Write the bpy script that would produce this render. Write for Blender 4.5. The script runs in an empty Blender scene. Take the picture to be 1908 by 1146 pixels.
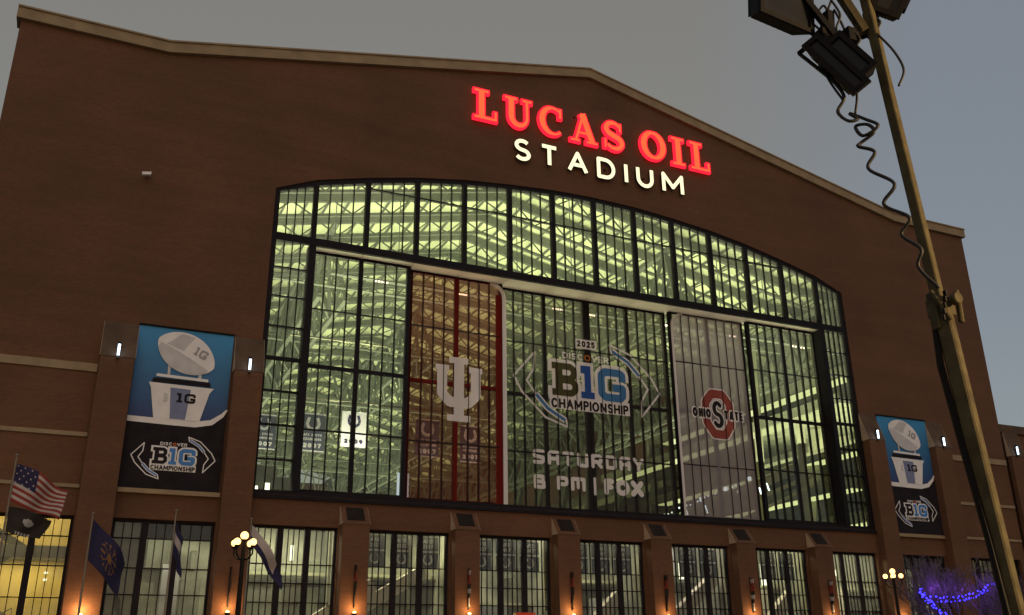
import bpy, bmesh, math, random
from mathutils import Vector, Matrix
from mathutils.geometry import delaunay_2d_cdt

random.seed(11)
PI = math.pi
sc = bpy.context.scene
COL = sc.collection

# ------------------------------------------------------------------ camera
cam_d = bpy.data.cameras.new('camera')
cam = bpy.data.objects.new('camera', cam_d)
COL.objects.link(cam)
cam_d.sensor_width = 36.0
cam_d.lens = 1748.57 / 1908.0 * 36.0
cam_d.clip_end = 3000.0
_r = Vector((0.9092052806576579, -0.41620640349214577, -0.010862196663774769))
_d = Vector((0.13845421403006142, 0.32685257981859345, -0.9348785063756937))
_f = Vector((0.3926527578427883, 0.8484925578684018, 0.35480162203742743))
M = Matrix(((_r.x, -_d.x, -_f.x, -45.155), (_r.y, -_d.y, -_f.y, -76.631), (_r.z, -_d.z, -_f.z, 1.65), (0, 0, 0, 1)))
cam.matrix_world = M
sc.camera = cam

# ------------------------------------------------------------------ world: overcast dusk
SUN_EL, SUN_AZ = 46.0, 200.0
w = bpy.data.worlds.new('World')
sc.world = w
w.use_nodes = True
nt = w.node_tree
for n in list(nt.nodes):
    nt.nodes.remove(n)
out = nt.nodes.new('ShaderNodeOutputWorld')
sky = nt.nodes.new('ShaderNodeTexSky')
sky.sky_type = 'NISHITA'
sky.sun_disc = False
sky.sun_elevation = math.radians(4.0)
sky.sun_rotation = math.radians(SUN_AZ)
bg1 = nt.nodes.new('ShaderNodeBackground')
nt.links.new(sky.outputs[0], bg1.inputs[0])
bg1.inputs[1].default_value = 0.05
tc = nt.nodes.new('ShaderNodeTexCoord')
nz = nt.nodes.new('ShaderNodeTexNoise')
nz.inputs['Scale'].default_value = 1.3
nz.inputs['Detail'].default_value = 3.0
nt.links.new(tc.outputs['Generated'], nz.inputs['Vector'])
dot = nt.nodes.new('ShaderNodeVectorMath')
dot.operation = 'DOT_PRODUCT'
dot.inputs[1].default_value = Vector((0.20, 0.78, 0.59)).normalized()
nt.links.new(tc.outputs['Generated'], dot.inputs[0])
ad = nt.nodes.new('ShaderNodeMath')
ad.operation = 'MULTIPLY_ADD'
nt.links.new(nz.outputs['Fac'], ad.inputs[0])
ad.inputs[1].default_value = 0.12
nt.links.new(dot.outputs['Value'], ad.inputs[2])
rp = nt.nodes.new('ShaderNodeValToRGB')
rp.color_ramp.elements[0].position = 0.90
rp.color_ramp.elements[0].color = (0.178, 0.187, 0.215, 1)
rp.color_ramp.elements[1].position = 1.025
rp.color_ramp.elements[1].color = (0.190, 0.167, 0.138, 1)
nt.links.new(ad.outputs[0], rp.inputs[0])
bg2 = nt.nodes.new('ShaderNodeBackground')
nt.links.new(rp.outputs[0], bg2.inputs[0])
bg2.inputs[1].default_value = 0.95
adds = nt.nodes.new('ShaderNodeAddShader')
nt.links.new(bg1.outputs[0], adds.inputs[0])
nt.links.new(bg2.outputs[0], adds.inputs[1])
nt.links.new(adds.outputs[0], out.inputs[0])

sun_d = bpy.data.lights.new('sun', 'SUN')
sun_d.energy = 0.5
sun_d.angle = math.radians(70)
sun_d.color = (1.0, 0.80, 0.60)
sun = bpy.data.objects.new('sun', sun_d)
COL.objects.link(sun)
_az, _el = math.radians(SUN_AZ), math.radians(SUN_EL)
sdir = Vector((math.sin(_az) * math.cos(_el), math.cos(_az) * math.cos(_el), math.sin(_el)))
sun.rotation_euler = sdir.to_track_quat('Z', 'Y').to_euler()

sc.view_settings.view_transform = 'Standard'
sc.view_settings.look = 'None'
sc.view_settings.exposure = 0.0
sc.view_settings.gamma = 1.0
sc.view_settings.use_curve_mapping = False
sc.render.engine = 'CYCLES'
sc.cycles.use_denoising = True
sc.cycles.denoiser = 'OPENIMAGEDENOISE'
sc.cycles.max_bounces = 7
sc.cycles.diffuse_bounces = 3
sc.cycles.glossy_bounces = 2
sc.cycles.transparent_max_bounces = 16
sc.cycles.sample_clamp_indirect = 4.0
sc.cycles.use_light_tree = True


def area_lamp(name, loc, sx, sy, power, color, rot=(0, 0, 0)):
    l = bpy.data.lights.new(name, 'AREA')
    l.shape = 'RECTANGLE'
    l.size, l.size_y = sx, sy
    l.energy, l.color = power, color
    o = bpy.data.objects.new(name, l)
    COL.objects.link(o)
    o.location, o.rotation_euler = loc, rot
    return o


def point_lamp(name, loc, power, color, radius=0.1, parent=None):
    l = bpy.data.lights.new(name, 'POINT')
    l.energy, l.color, l.shadow_soft_size = power, color, radius
    o = bpy.data.objects.new(name, l)
    COL.objects.link(o)
    o.location = loc
    if parent:
        o.parent = parent
    return o


# hall uplights washing the roof deck (unseen area lamps standing in for hall lighting, aimed up)
UP = (PI, 0, 0)
HALL = (0.99, 1.0, 0.66)
area_lamp('roof_uplight', (-24, 24, 27), 44, 30, 19000, HALL, UP)
area_lamp('roof_uplight', (18, 24, 27), 40, 30, 17000, HALL, UP)
area_lamp('roof_uplight', (42, 16, 27), 20, 26, 9500, HALL, UP)
area_lamp('roof_uplight', (46, 55, 38), 10, 50, 4000, HALL, UP)
area_lamp('roof_uplight', (-6, 78, 27), 80, 50, 31000, HALL, UP)
area_lamp('roof_uplight', (0, 142, 27), 90, 80, 48000, HALL, UP)

# ------------------------------------------------------------------ materials
MAT = {}


def newmat(name):
    m = bpy.data.materials.new(name)
    m.use_nodes = True
    t = m.node_tree
    for n in list(t.nodes):
        t.nodes.remove(n)
    o = t.nodes.new('ShaderNodeOutputMaterial')
    MAT[name] = m
    return m, t, o


def N(t, kind, **kw):
    n = t.nodes.new(kind)
    for k, v in kw.items():
        n.inputs[k].default_value = v
    return n


def paint(name, c, rough=0.6, metal=0.0, var=0.18, scale=1.2, bump=0.0, stretch=(1, 1, 1), spec=0.35):
    m, t, o = newmat(name)
    b = t.nodes.new('ShaderNodeBsdfPrincipled')
    b.inputs['Roughness'].default_value = rough
    b.inputs['Metallic'].default_value = metal
    b.inputs['Specular IOR Level'].default_value = spec
    g = t.nodes.new('ShaderNodeNewGeometry')
    mp = t.nodes.new('ShaderNodeMapping')
    mp.inputs['Scale'].default_value = stretch
    t.links.new(g.outputs['Position'], mp.inputs['Vector'])
    n = N(t, 'ShaderNodeTexNoise', Scale=scale, Detail=5.0)
    t.links.new(mp.outputs[0], n.inputs['Vector'])
    r = t.nodes.new('ShaderNodeValToRGB')
    r.color_ramp.elements[0].position, r.color_ramp.elements[1].position = 0.3, 0.7
    r.color_ramp.elements[0].color = (*[x * (1 - var) for x in c], 1)
    r.color_ramp.elements[1].color = (*[min(1, x * (1 + var)) for x in c], 1)
    t.links.new(n.outputs['Fac'], r.inputs[0])
    t.links.new(r.outputs[0], b.inputs['Base Color'])
    if bump:
        bp = N(t, 'ShaderNodeBump', Strength=bump)
        t.links.new(n.outputs['Fac'], bp.inputs['Height'])
        t.links.new(bp.outputs[0], b.inputs['Normal'])
    t.links.new(b.outputs[0], o.inputs[0])
    return m


def emit(name, c, s):
    m, t, o = newmat(name)
    e = N(t, 'ShaderNodeEmission', Color=(*c, 1), Strength=s)
    t.links.new(e.outputs[0], o.inputs[0])
    return m


def film(name, c, cover, tint=(1, 1, 1), trans=0.35):
    """perforated window film: lets part of the light behind through, the printed dots reflect"""
    m, t, o = newmat(name)
    tr = N(t, 'ShaderNodeBsdfTransparent', Color=(*tint, 1))
    df = N(t, 'ShaderNodeBsdfDiffuse', Color=(*c, 1))
    tl = N(t, 'ShaderNodeBsdfTranslucent', Color=(*c, 1))
    m1 = N(t, 'ShaderNodeMixShader', Fac=trans)
    t.links.new(df.outputs[0], m1.inputs[1])
    t.links.new(tl.outputs[0], m1.inputs[2])
    m2 = N(t, 'ShaderNodeMixShader', Fac=cover)
    t.links.new(tr.outputs[0], m2.inputs[1])
    t.links.new(m1.outputs[0], m2.inputs[2])
    t.links.new(m2.outputs[0], o.inputs[0])
    return m


def glass(name, tint, dirt_veil):
    m, t, o = newmat(name)
    tr = N(t, 'ShaderNodeBsdfTransparent', Color=(*tint, 1))
    gl = N(t, 'ShaderNodeBsdfGlossy', Color=(0.9, 0.95, 1, 1), Roughness=0.03)
    d0 = N(t, 'ShaderNodeBsdfDiffuse', Color=(0.5, 0.5, 0.46, 1))
    d1 = N(t, 'ShaderNodeBsdfTranslucent', Color=(0.7, 0.7, 0.6, 1))
    df = N(t, 'ShaderNodeMixShader', Fac=0.7)
    t.links.new(d0.outputs[0], df.inputs[1])
    t.links.new(d1.outputs[0], df.inputs[2])
    lw = N(t, 'ShaderNodeLayerWeight', Blend=0.5)
    pw = t.nodes.new('ShaderNodeMath')
    pw.operation = 'POWER'
    pw.inputs[1].default_value = 5.0
    t.links.new(lw.outputs['Facing'], pw.inputs[0])
    fr = t.nodes.new('ShaderNodeMath')
    fr.operation = 'MULTIPLY_ADD'
    fr.inputs[1].default_value, fr.inputs[2].default_value = 0.6, 0.035
    t.links.new(pw.outputs[0], fr.inputs[0])
    m1 = t.nodes.new('ShaderNodeMixShader')
    t.links.new(fr.outputs[0], m1.inputs[0])
    t.links.new(tr.outputs[0], m1.inputs[1])
    t.links.new(gl.outputs[0], m1.inputs[2])
    g = t.nodes.new('ShaderNodeNewGeometry')
    n = N(t, 'ShaderNodeTexNoise', Scale=0.35, Detail=2.0)
    t.links.new(g.outputs['Position'], n.inputs['Vector'])
    mu = t.nodes.new('ShaderNodeMath')
    mu.operation = 'MULTIPLY'
    mu.inputs[1].default_value = dirt_veil  # thin dirt doubling as a veil that imitates hall haze
    t.links.new(n.outputs['Fac'], mu.inputs[0])
    m2 = t.nodes.new('ShaderNodeMixShader')
    t.links.new(mu.outputs[0], m2.inputs[0])
    t.links.new(m1.outputs[0], m2.inputs[1])
    t.links.new(df.outputs[0], m2.inputs[2])
    t.links.new(m2.outputs[0], o.inputs[0])
    return m


def brick(name, c):
    m, t, o = newmat(name)
    b = t.nodes.new('ShaderNodeBsdfPrincipled')
    b.inputs['Roughness'].default_value = 0.85
    g = t.nodes.new('ShaderNodeNewGeometry')
    sp = t.nodes.new('ShaderNodeSeparateXYZ')
    t.links.new(g.outputs['Position'], sp.inputs[0])
    xy = t.nodes.new('ShaderNodeMath')
    xy.operation = 'ADD'
    t.links.new(sp.outputs['X'], xy.inputs[0])
    t.links.new(sp.outputs['Y'], xy.inputs[1])
    cb = t.nodes.new('ShaderNodeCombineXYZ')
    t.links.new(xy.outputs[0], cb.inputs['X'])
    t.links.new(sp.outputs['Z'], cb.inputs['Y'])
    br = t.nodes.new('ShaderNodeTexBrick')
    br.inputs['Color1'].default_value = (*[x * 1.10 for x in c], 1)
    br.inputs['Color2'].default_value = (*[x * 0.90 for x in c], 1)
    br.inputs['Mortar'].default_value = (*[x * 0.95 + 0.012 for x in c], 1)
    br.inputs['Scale'].default_value = 1.0
    br.inputs['Brick Width'].default_value = 0.42
    br.inputs['Row Height'].default_value = 0.15
    br.inputs['Mortar Size'].default_value = 0.012
    t.links.new(cb.outputs[0], br.inputs['Vector'])
    mp = t.nodes.new('ShaderNodeMapping')
    mp.inputs['Scale'].default_value = (0.05, 0.05, 0.55)
    t.links.new(g.outputs['Position'], mp.inputs['Vector'])
    n1 = N(t, 'ShaderNodeTexNoise', Scale=1.0, Detail=7.0, Roughness=0.65)
    t.links.new(mp.outputs[0], n1.inputs['Vector'])
    n2 = N(t, 'ShaderNodeTexNoise', Scale=0.11, Detail=4.0)
    t.links.new(g.outputs['Position'], n2.inputs['Vector'])
    m1 = N(t, 'ShaderNodeMath')
    m1.operation = 'ADD'
    t.links.new(n1.outputs['Fac'], m1.inputs[0])
    t.links.new(n2.outputs['Fac'], m1.inputs[1])
    rr = t.nodes.new('ShaderNodeMapRange')
    rr.inputs['From Min'].default_value, rr.inputs['From Max'].default_value = 0.6, 1.4
    rr.inputs['To Min'].default_value, rr.inputs['To Max'].default_value = 0.70, 1.30
    t.links.new(m1.outputs[0], rr.inputs['Value'])
    mx = t.nodes.new('ShaderNodeVectorMath')
    mx.operation = 'SCALE'
    t.links.new(br.outputs['Color'], mx.inputs[0])
    t.links.new(rr.outputs[0], mx.inputs['Scale'])
    t.links.new(mx.outputs[0], b.inputs['Base Color'])
    bp = N(t, 'ShaderNodeBump', Strength=0.35, Distance=0.02)
    t.links.new(br.outputs['Fac'], bp.inputs['Height'])
    bp.invert = True
    t.links.new(bp.outputs[0], b.inputs['Normal'])
    t.links.new(b.outputs[0], o.inputs[0])
    return m


BRICK = brick('brick_masonry', (0.106, 0.0435, 0.0170))
STONE = paint('tan_limestone', (0.27, 0.20, 0.12), 0.8, 0, 0.15, 0.8)
STONE_C = paint('pale_cheek_stone', (0.40, 0.30, 0.20), 0.8, 0, 0.15, 0.8)
STONE_D = paint('weathered_cap_stone', (0.085, 0.050, 0.029), 0.8, 0, 0.2, 0.8)
STEEL = paint('dark_bronze_steel', (0.012, 0.010, 0.013), 0.6, 0, 0.2, spec=0.12)
SLATE = paint('dark_slot_paint', (0.022, 0.017, 0.015), 0.7, 0, 0.2, spec=0.06)
BLACKM = paint('black_metal', (0.007, 0.006, 0.006), 0.6, 0, 0.25, 6, spec=0.08)
SOFFIT = paint('pale_soffit_panel', (0.60, 0.53, 0.43), 0.6, 0, 0.1, 0.5)
GLASS = glass('window_glass', (0.94, 0.96, 0.89), 0.10)
GLASSL = glass('ground_window_glass', (0.90, 0.91, 0.88), 0.12)
DECK = paint('roof_deck_paint', (0.68, 0.72, 0.47), 0.7, 0, 0.18, 0.35)
TRUSS = paint('truss_grey_paint', (0.115, 0.130, 0.100), 0.6, 0, 0.2)
CATW = paint('catwalk_pale_paint', (0.38, 0.38, 0.24), 0.6, 0, 0.15)
SEAT = paint('dark_stand_paint', (0.15, 0.155, 0.110), 0.7, 0, 0.35, 0.6)
FASC = paint('stand_fascia', (0.36, 0.36, 0.235), 0.6, 0, 0.15, 0.5)
CONC = paint('hall_concrete', (0.30, 0.30, 0.22), 0.8, 0, 0.25, 0.4)
LOBBY = paint('lobby_wall_paint', (0.27, 0.265, 0.20), 0.7, 0, 0.55, 0.35)
YELLOW = paint('stair_hall_yellow', (0.75, 0.58, 0.20), 0.7, 0, 0.12, 0.5)
ROOFM = paint('roof_membrane', (0.20, 0.20, 0.20), 0.8, 0, 0.15)
PAVE = paint('plaza_paving', (0.11, 0.105, 0.10), 0.85, 0, 0.3, 0.7, 0.1)
ASPH = paint('street_asphalt', (0.05, 0.05, 0.052), 0.85, 0, 0.3, 1.5, 0.1)
WHITE = paint('white_vinyl', (0.74, 0.72, 0.72), 0.6, 0, 0.06)
PALEG = paint('pale_grey_print', (0.52, 0.51, 0.52), 0.6, 0, 0.1)
MIDG = paint('mid_grey_print', (0.30, 0.30, 0.31), 0.6, 0, 0.1)
LILAC = paint('slate_blue_print', (0.17, 0.20, 0.34), 0.6, 0, 0.1)
BLACKP = paint('black_vinyl', (0.020, 0.017, 0.020), 0.7, 0, 0.2, spec=0.06)
BLUEP = paint('blue_print', (0.05, 0.20, 0.52), 0.6, 0, 0.1)
ORANGEP = paint('orange_print', (0.65, 0.16, 0.04), 0.6, 0, 0.1)
F_RED = film('red_window_film', (0.34, 0.06, 0.045), 0.17, (0.80, 0.69, 0.67), 0.4)
F_WHITE = film('white_window_film', (0.75, 0.69, 0.68), 0.26, (0.66, 0.62, 0.70), 0.3)
F_PRINT = film('white_film_print', (0.90, 0.86, 0.86), 0.72, (0.9, 0.9, 0.9), 0.2)
F_DIM = film('clear_tint_film', (0.4, 0.38, 0.36), 0.05, (0.74, 0.73, 0.72), 0.4)
F_MARG = film('deep_red_margin_film', (0.21, 0.025, 0.02), 0.75, (0.8, 0.5, 0.5), 0.3)
F_BLUE = film('blue_film_print', (0.10, 0.28, 0.55), 0.8, (1, 1, 1), 0.4)
F_DBLUE = film('deep_blue_film_print', (0.06, 0.15, 0.48), 0.85, (1, 1, 1), 0.4)
F_DARK = film('dark_film_print', (0.035, 0.03, 0.03), 0.72, (1, 1, 1), 0.3)
F_OLIVE = film('see_through_dark_print', (0.09, 0.08, 0.05), 0.55, (0.9, 0.9, 0.7), 0.4)
F_OR = film('orange_film_print', (0.60, 0.22, 0.05), 0.85, (1, 1, 1), 0.4)
F_SCAR = film('scarlet_film_print', (0.42, 0.075, 0.05), 0.55, (1, 1, 1), 0.4)
E_RED = emit('red_letter_edge', (1.0, 0.016, 0.040), 1.5)
E_ORG = emit('red_letter_face', (1.0, 0.135, 0.045), 1.2)
E_WHT = emit('cream_letter_face', (1.0, 0.91, 0.55), 1.35)
E_LED = emit('cool_white_led', (0.62, 0.80, 1.0), 4.0)
E_GLOBE = emit('warm_globe', (1.0, 0.56, 0.17), 4.0)
E_SCON = emit('warm_sconce_glow', (1.0, 0.55, 0.20), 7.0)
E_BLUE = emit('blue_bulb', (0.030, 0.022, 1.0), 9.0)
E_WARMDOT = emit('warm_spot_lens', (1.0, 0.72, 0.55), 5.0)
E_COOL = emit('cool_strip_lens', (0.85, 1.0, 0.92), 2.4)
E_LOB = emit('lobby_lamp_lens', (1.0, 0.95, 0.70), 2.2)
MASTM = paint('warm_mast_metal', (0.060, 0.050, 0.027), 0.6, 0, 0.3, 8, spec=0.05)  # grey metal, the lamp's warm tint put into its colour
BARK = paint('bare_bark', (0.10, 0.08, 0.075), 0.9, 0, 0.25, 5)
NAVY = paint('navy_cloth', (0.016, 0.014, 0.050), 0.85, 0, 0.15, 3)
FWHITE = paint('white_cloth', (0.36, 0.31, 0.30), 0.85, 0, 0.1, 3)
FRED = paint('red_cloth', (0.20, 0.030, 0.022), 0.85, 0, 0.15, 3)
FBLACK = paint('black_cloth', (0.02, 0.016, 0.014), 0.85, 0, 0.2, 3)
FGOLD = paint('gold_cloth_print', (0.17, 0.085, 0.03), 0.85, 0, 0.15, 3)
POLEM = paint('pole_aluminium', (0.17, 0.145, 0.115), 0.45, 0.3, 0.1, 4)
BANGREY = film('slate_banner_cloth', (0.15, 0.17, 0.23), 0.92, (1, 1, 1), 0.6)
LOBBAN = paint('dark_lobby_cloth', (0.050, 0.054, 0.075), 0.8, 0, 0.12)
BANWHITE = film('white_banner_cloth', (1.0, 1.0, 0.96), 0.86, (1, 1, 1), 0.45)
RUBBER = paint('black_cable', (0.008, 0.007, 0.007), 0.6, 0, 0.2)
REDSIGN = paint('red_board_paint', (0.50, 0.05, 0.03), 0.8, 0, 0.1)


def banner_blue():
    """printed ground of the big banners: bright blue fading to navy lower down (flat print)"""
    m, t, o = newmat('blue_banner_print')
    b = t.nodes.new('ShaderNodeBsdfPrincipled')
    b.inputs['Roughness'].default_value = 0.6
    g = t.nodes.new('ShaderNodeNewGeometry')
    sp = t.nodes.new('ShaderNodeSeparateXYZ')
    t.links.new(g.outputs['Position'], sp.inputs[0])
    n = N(t, 'ShaderNodeTexNoise', Scale=0.6, Detail=3.0)
    t.links.new(g.outputs['Position'], n.inputs['Vector'])
    a = t.nodes.new('ShaderNodeMath')
    a.operation = 'MULTIPLY_ADD'
    a.inputs[1].default_value = 1.5
    t.links.new(n.outputs['Fac'], a.inputs[0])
    t.links.new(sp.outputs['Z'], a.inputs[2])
    mr = t.nodes.new('ShaderNodeMapRange')
    mr.inputs['From Min'].default_value, mr.inputs['From Max'].default_value = 20.3, 28.2
    t.links.new(a.outputs[0], mr.inputs['Value'])
    r = t.nodes.new('ShaderNodeValToRGB')
    r.color_ramp.elements[0].color = (0.018, 0.035, 0.14, 1)
    r.color_ramp.elements[1].color = (0.030, 0.24, 0.50, 1)
    t.links.new(mr.outputs[0], r.inputs[0])
    t.links.new(r.outputs[0], b.inputs['Base Color'])
    t.links.new(b.outputs[0], o.inputs[0])
    return m


BANBLUE = banner_blue()


# ------------------------------------------------------------------ helpers
def link(name, mesh, mats, parent=None, loc=None):
    if mats is not None and len(mesh.materials) == 0:
        for m in (mats if isinstance(mats, (list, tuple)) else [mats]):
            mesh.materials.append(m)
    o = bpy.data.objects.new(name, mesh)
    COL.objects.link(o)
    if parent:
        o.parent = parent
    if loc is not None:
        o.location = loc
    return o


def empty(name, loc=(0, 0, 0), parent=None):
    o = bpy.data.objects.new(name, None)
    COL.objects.link(o)
    o.location = loc
    o.empty_display_size = 0.2
    if parent:
        o.parent = parent
    return o


def tag(o, label=None, cat=None, group=None, kind=None):
    for k, v in (('label', label), ('category', cat), ('group', group), ('kind', kind)):
        if v:
            o[k] = v
    return o


class MB:
    def __init__(self):
        self.v, self.f, self.mi, self.cur = [], [], [], 0

    def face(self, idx):
        self.f.append(tuple(idx))
        self.mi.append(self.cur)

    def spin(self, c, ang, start=0):
        ca, sa = math.cos(ang), math.sin(ang)
        self.v = [v if i < start else (c.x + (v[0] - c.x) * ca - (v[1] - c.y) * sa, c.y + (v[0] - c.x) * sa + (v[1] - c.y) * ca, v[2]) for i, v in enumerate(self.v)]
        return self

    def hexa(self, p):
        """p: 8 points, 0-3 bottom ring, 4-7 top ring"""
        b = len(self.v)
        self.v += [tuple(q) for q in p]
        for q in ((0, 3, 2, 1), (4, 5, 6, 7), (0, 1, 5, 4), (1, 2, 6, 5), (2, 3, 7, 6), (3, 0, 4, 7)):
            self.face([b + i for i in q])

    def box(self, x0, x1, y0, y1, z0, z1):
        self.hexa([(x0, y0, z0), (x1, y0, z0), (x1, y1, z0), (x0, y1, z0), (x0, y0, z1), (x1, y0, z1), (x1, y1, z1), (x0, y1, z1)])

    def beam(self, p, q, wd, ht, up=(0, 0, 1)):
        p, q = Vector(p), Vector(q)
        d = (q - p).normalized()
        u = Vector(up)
        if abs(d.dot(u)) > 0.97:
            u = Vector((0, 1, 0))
        s = d.cross(u).normalized() * (wd / 2)
        t = s.cross(d).normalized() * (ht / 2)
        self.hexa([p - s - t, p + s - t, p + s + t, p - s + t, q - s - t, q + s - t, q + s + t, q - s + t])

    def tube(self, path, rad, n=6, cap=True):
        path = [Vector(p) for p in path]
        rr = rad if isinstance(rad, (list, tuple)) else [rad] * len(path)
        b = len(self.v)
        prev = None
        for i, p in enumerate(path):
            a = path[max(0, i - 1)]
            c = path[min(len(path) - 1, i + 1)]
            d = (c - a)
            d = d.normalized() if d.length > 1e-9 else Vector((0, 0, 1))
            if prev is None:
                u = Vector((1, 0, 0)) if abs(d.x) < 0.8 else Vector((0, 1, 0))
            else:
                u = prev
            s = (u - d * u.dot(d))
            if s.length < 1e-6:
                s = d.orthogonal()
            s.normalize()
            prev = s
            t = d.cross(s)
            for k in range(n):
                an = 2 * PI * k / n
                self.v.append(tuple(p + (s * math.cos(an) + t * math.sin(an)) * rr[i]))
        for i in range(len(path) - 1):
            for k in range(n):
                k2 = (k + 1) % n
                self.face([b + i * n + k, b + i * n + k2, b + (i + 1) * n + k2, b + (i + 1) * n + k])
        if cap:
            self.face([b + k for k in range(n)][::-1])
            self.face([b + (len(path) - 1) * n + k for k in range(n)])

    def ball(self, c, r, seg=8, rings=5, sz=1.0):
        b = len(self.v)
        for i in range(1, rings):
            th = PI * i / rings
            for k in range(seg):
                a = 2 * PI * k / seg
                self.v.append((c[0] + r * math.sin(th) * math.cos(a), c[1] + r * math.sin(th) * math.sin(a), c[2] + r * math.cos(th) * sz))
        self.v.append((c[0], c[1], c[2] + r * sz))
        self.v.append((c[0], c[1], c[2] - r * sz))
        tp, bt = len(self.v) - 2, len(self.v) - 1
        for i in range(rings - 2):
            for k in range(seg):
                k2 = (k + 1) % seg
                self.face([b + i * seg + k, b + (i + 1) * seg + k, b + (i + 1) * seg + k2, b + i * seg + k2])
        for k in range(seg):
            k2 = (k + 1) % seg
            self.face([tp, b + k, b + k2])
            self.face([bt, b + (rings - 2) * seg + k2, b + (rings - 2) * seg + k])

    def mesh(self, name, mats=None, smooth=False):
        me = bpy.data.meshes.new(name)
        me.from_pydata(self.v, [], self.f)
        if mats:
            for m in (mats if isinstance(mats, (list, tuple)) else [mats]):
                me.materials.append(m)
            if any(self.mi):
                me.polygons.foreach_set('material_index', self.mi)
        if smooth:
            me.polygons.foreach_set('use_smooth', [True] * len(me.polygons))
        me.update()
        return me

    def build(self, name, mats, parent=None, loc=None, smooth=False):
        return link(name, self.mesh(name, mats, smooth), None, parent, loc)


def fillet(o, wdt=0.02):
    b = o.modifiers.new('bevel', 'BEVEL')
    b.width = wdt
    b.segments = 1
    b.limit_method = 'ANGLE'
    return o


_UNIT = {}


def boxobj(name, x0, x1, y0, y1, z0, z1, mat, parent=None):
    """box as an object of its own; all of one material share one mesh"""
    if mat.name not in _UNIT:
        m = MB()
        m.box(-.5, .5, -.5, .5, -.5, .5)
        _UNIT[mat.name] = m.mesh('unit_box_' + mat.name, mat)
    o = bpy.data.objects.new(name, _UNIT[mat.name])
    COL.objects.link(o)
    o.location = ((x0 + x1) / 2, (y0 + y1) / 2, (z0 + z1) / 2)
    o.scale = (abs(x1 - x0), abs(y1 - y0), abs(z1 - z0))
    if parent:
        o.parent = parent
    return o


def inpoly(p, poly):
    x, y = p
    c = False
    n = len(poly)
    for i in range(n):
        x0, y0 = poly[i]
        x1, y1 = poly[(i + 1) % n]
        if (y0 > y) != (y1 > y) and x < (x1 - x0) * (y - y0) / (y1 - y0) + x0:
            c = not c
    return c


def union2d(polys, holes=()):
    """triangulated union of 2-D polygons minus holes"""
    V, F = [], []
    for p in list(polys) + list(holes):
        a = sum(p[i][0] * p[(i + 1) % len(p)][1] - p[(i + 1) % len(p)][0] * p[i][1] for i in range(len(p)))
        q = p if a > 0 else p[::-1]
        F.append(list(range(len(V), len(V) + len(q))))
        V += [Vector((x, y)) for x, y in q]
    vo, eo, fo, ov, oe, of = delaunay_2d_cdt(V, [], F, 0, 1e-5)
    npos = len(polys)
    tris = []
    for f, src in zip(fo, of):
        if not src or any(s >= npos for s in src):
            continue
        tris.append(list(f))
    return [(v.x, v.y) for v in vo], tris


def plate_mb(mb, polys, yf, yb, holes=()):
    """solid slab in the x-z plane between y=yf (front, towards the camera) and y=yb"""
    vo, tris = union2d(polys, holes)
    b = len(mb.v)
    nv = len(vo)
    mb.v += [(x, yf, z) for x, z in vo] + [(x, yb, z) for x, z in vo]
    cnt = {}
    for t in tris:
        for i in range(len(t)):
            e = (t[i], t[(i + 1) % len(t)])
            cnt[e] = 1
        mb.face([b + i for i in t])
        mb.face([b + nv + i for i in t[::-1]])
    for (i, j) in cnt:
        if (j, i) not in cnt:
            mb.face([b + j, b + i, b + nv + i, b + nv + j])


def plate(name, polys, yf, yb, mat, parent=None, holes=()):
    mb = MB()
    plate_mb(mb, polys, yf, yb, holes)
    return mb.build(name, mat, parent)


def rect(x0, x1, z0, z1):
    return [(x0, z0), (x1, z0), (x1, z1), (x0, z1)]


def disc(x, z, r, n=10, rz=None):
    rz = r if rz is None else rz
    return [(x + r * math.cos(2 * PI * k / n), z + rz * math.sin(2 * PI * k / n)) for k in range(n)]


def stroke(path, wd, closed=False, flat=True, join=8):
    """list of convex polygons that thicken a polyline; wd may be a list (one width per vertex)"""
    n = len(path)
    ws = wd if isinstance(wd, (list, tuple)) else [wd] * n
    res = []
    segs = [(i, (i + 1) % n) for i in range(n if closed else n - 1)]
    for i, j in segs:
        (x0, y0), (x1, y1) = path[i], path[j]
        L = math.hypot(x1 - x0, y1 - y0)
        if L < 1e-7:
            continue
        nx, ny = -(y1 - y0) / L, (x1 - x0) / L
        a, b = ws[i] / 2, ws[j] / 2
        res.append([(x0 + nx * a, y0 + ny * a), (x0 - nx * a, y0 - ny * a), (x1 - nx * b, y1 - ny * b), (x1 + nx * b, y1 + ny * b)])
    rng = range(n) if (closed or not flat) else range(1, n - 1)
    for i in rng:
        r = ws[i] / 2
        ph = 0.123 + i * 0.37
        res.append([(path[i][0] + r * math.cos(ph + 2 * PI * k / join), path[i][1] + r * math.sin(ph + 2 * PI * k / join)) for k in range(join)])
    return res


def arc(cx, cy, rx, ry, a0, a1, n=8):
    return [(cx + rx * math.cos(math.radians(a0 + (a1 - a0) * k / n)), cy + ry * math.sin(math.radians(a0 + (a1 - a0) * k / n))) for k in range(n + 1)]


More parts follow.
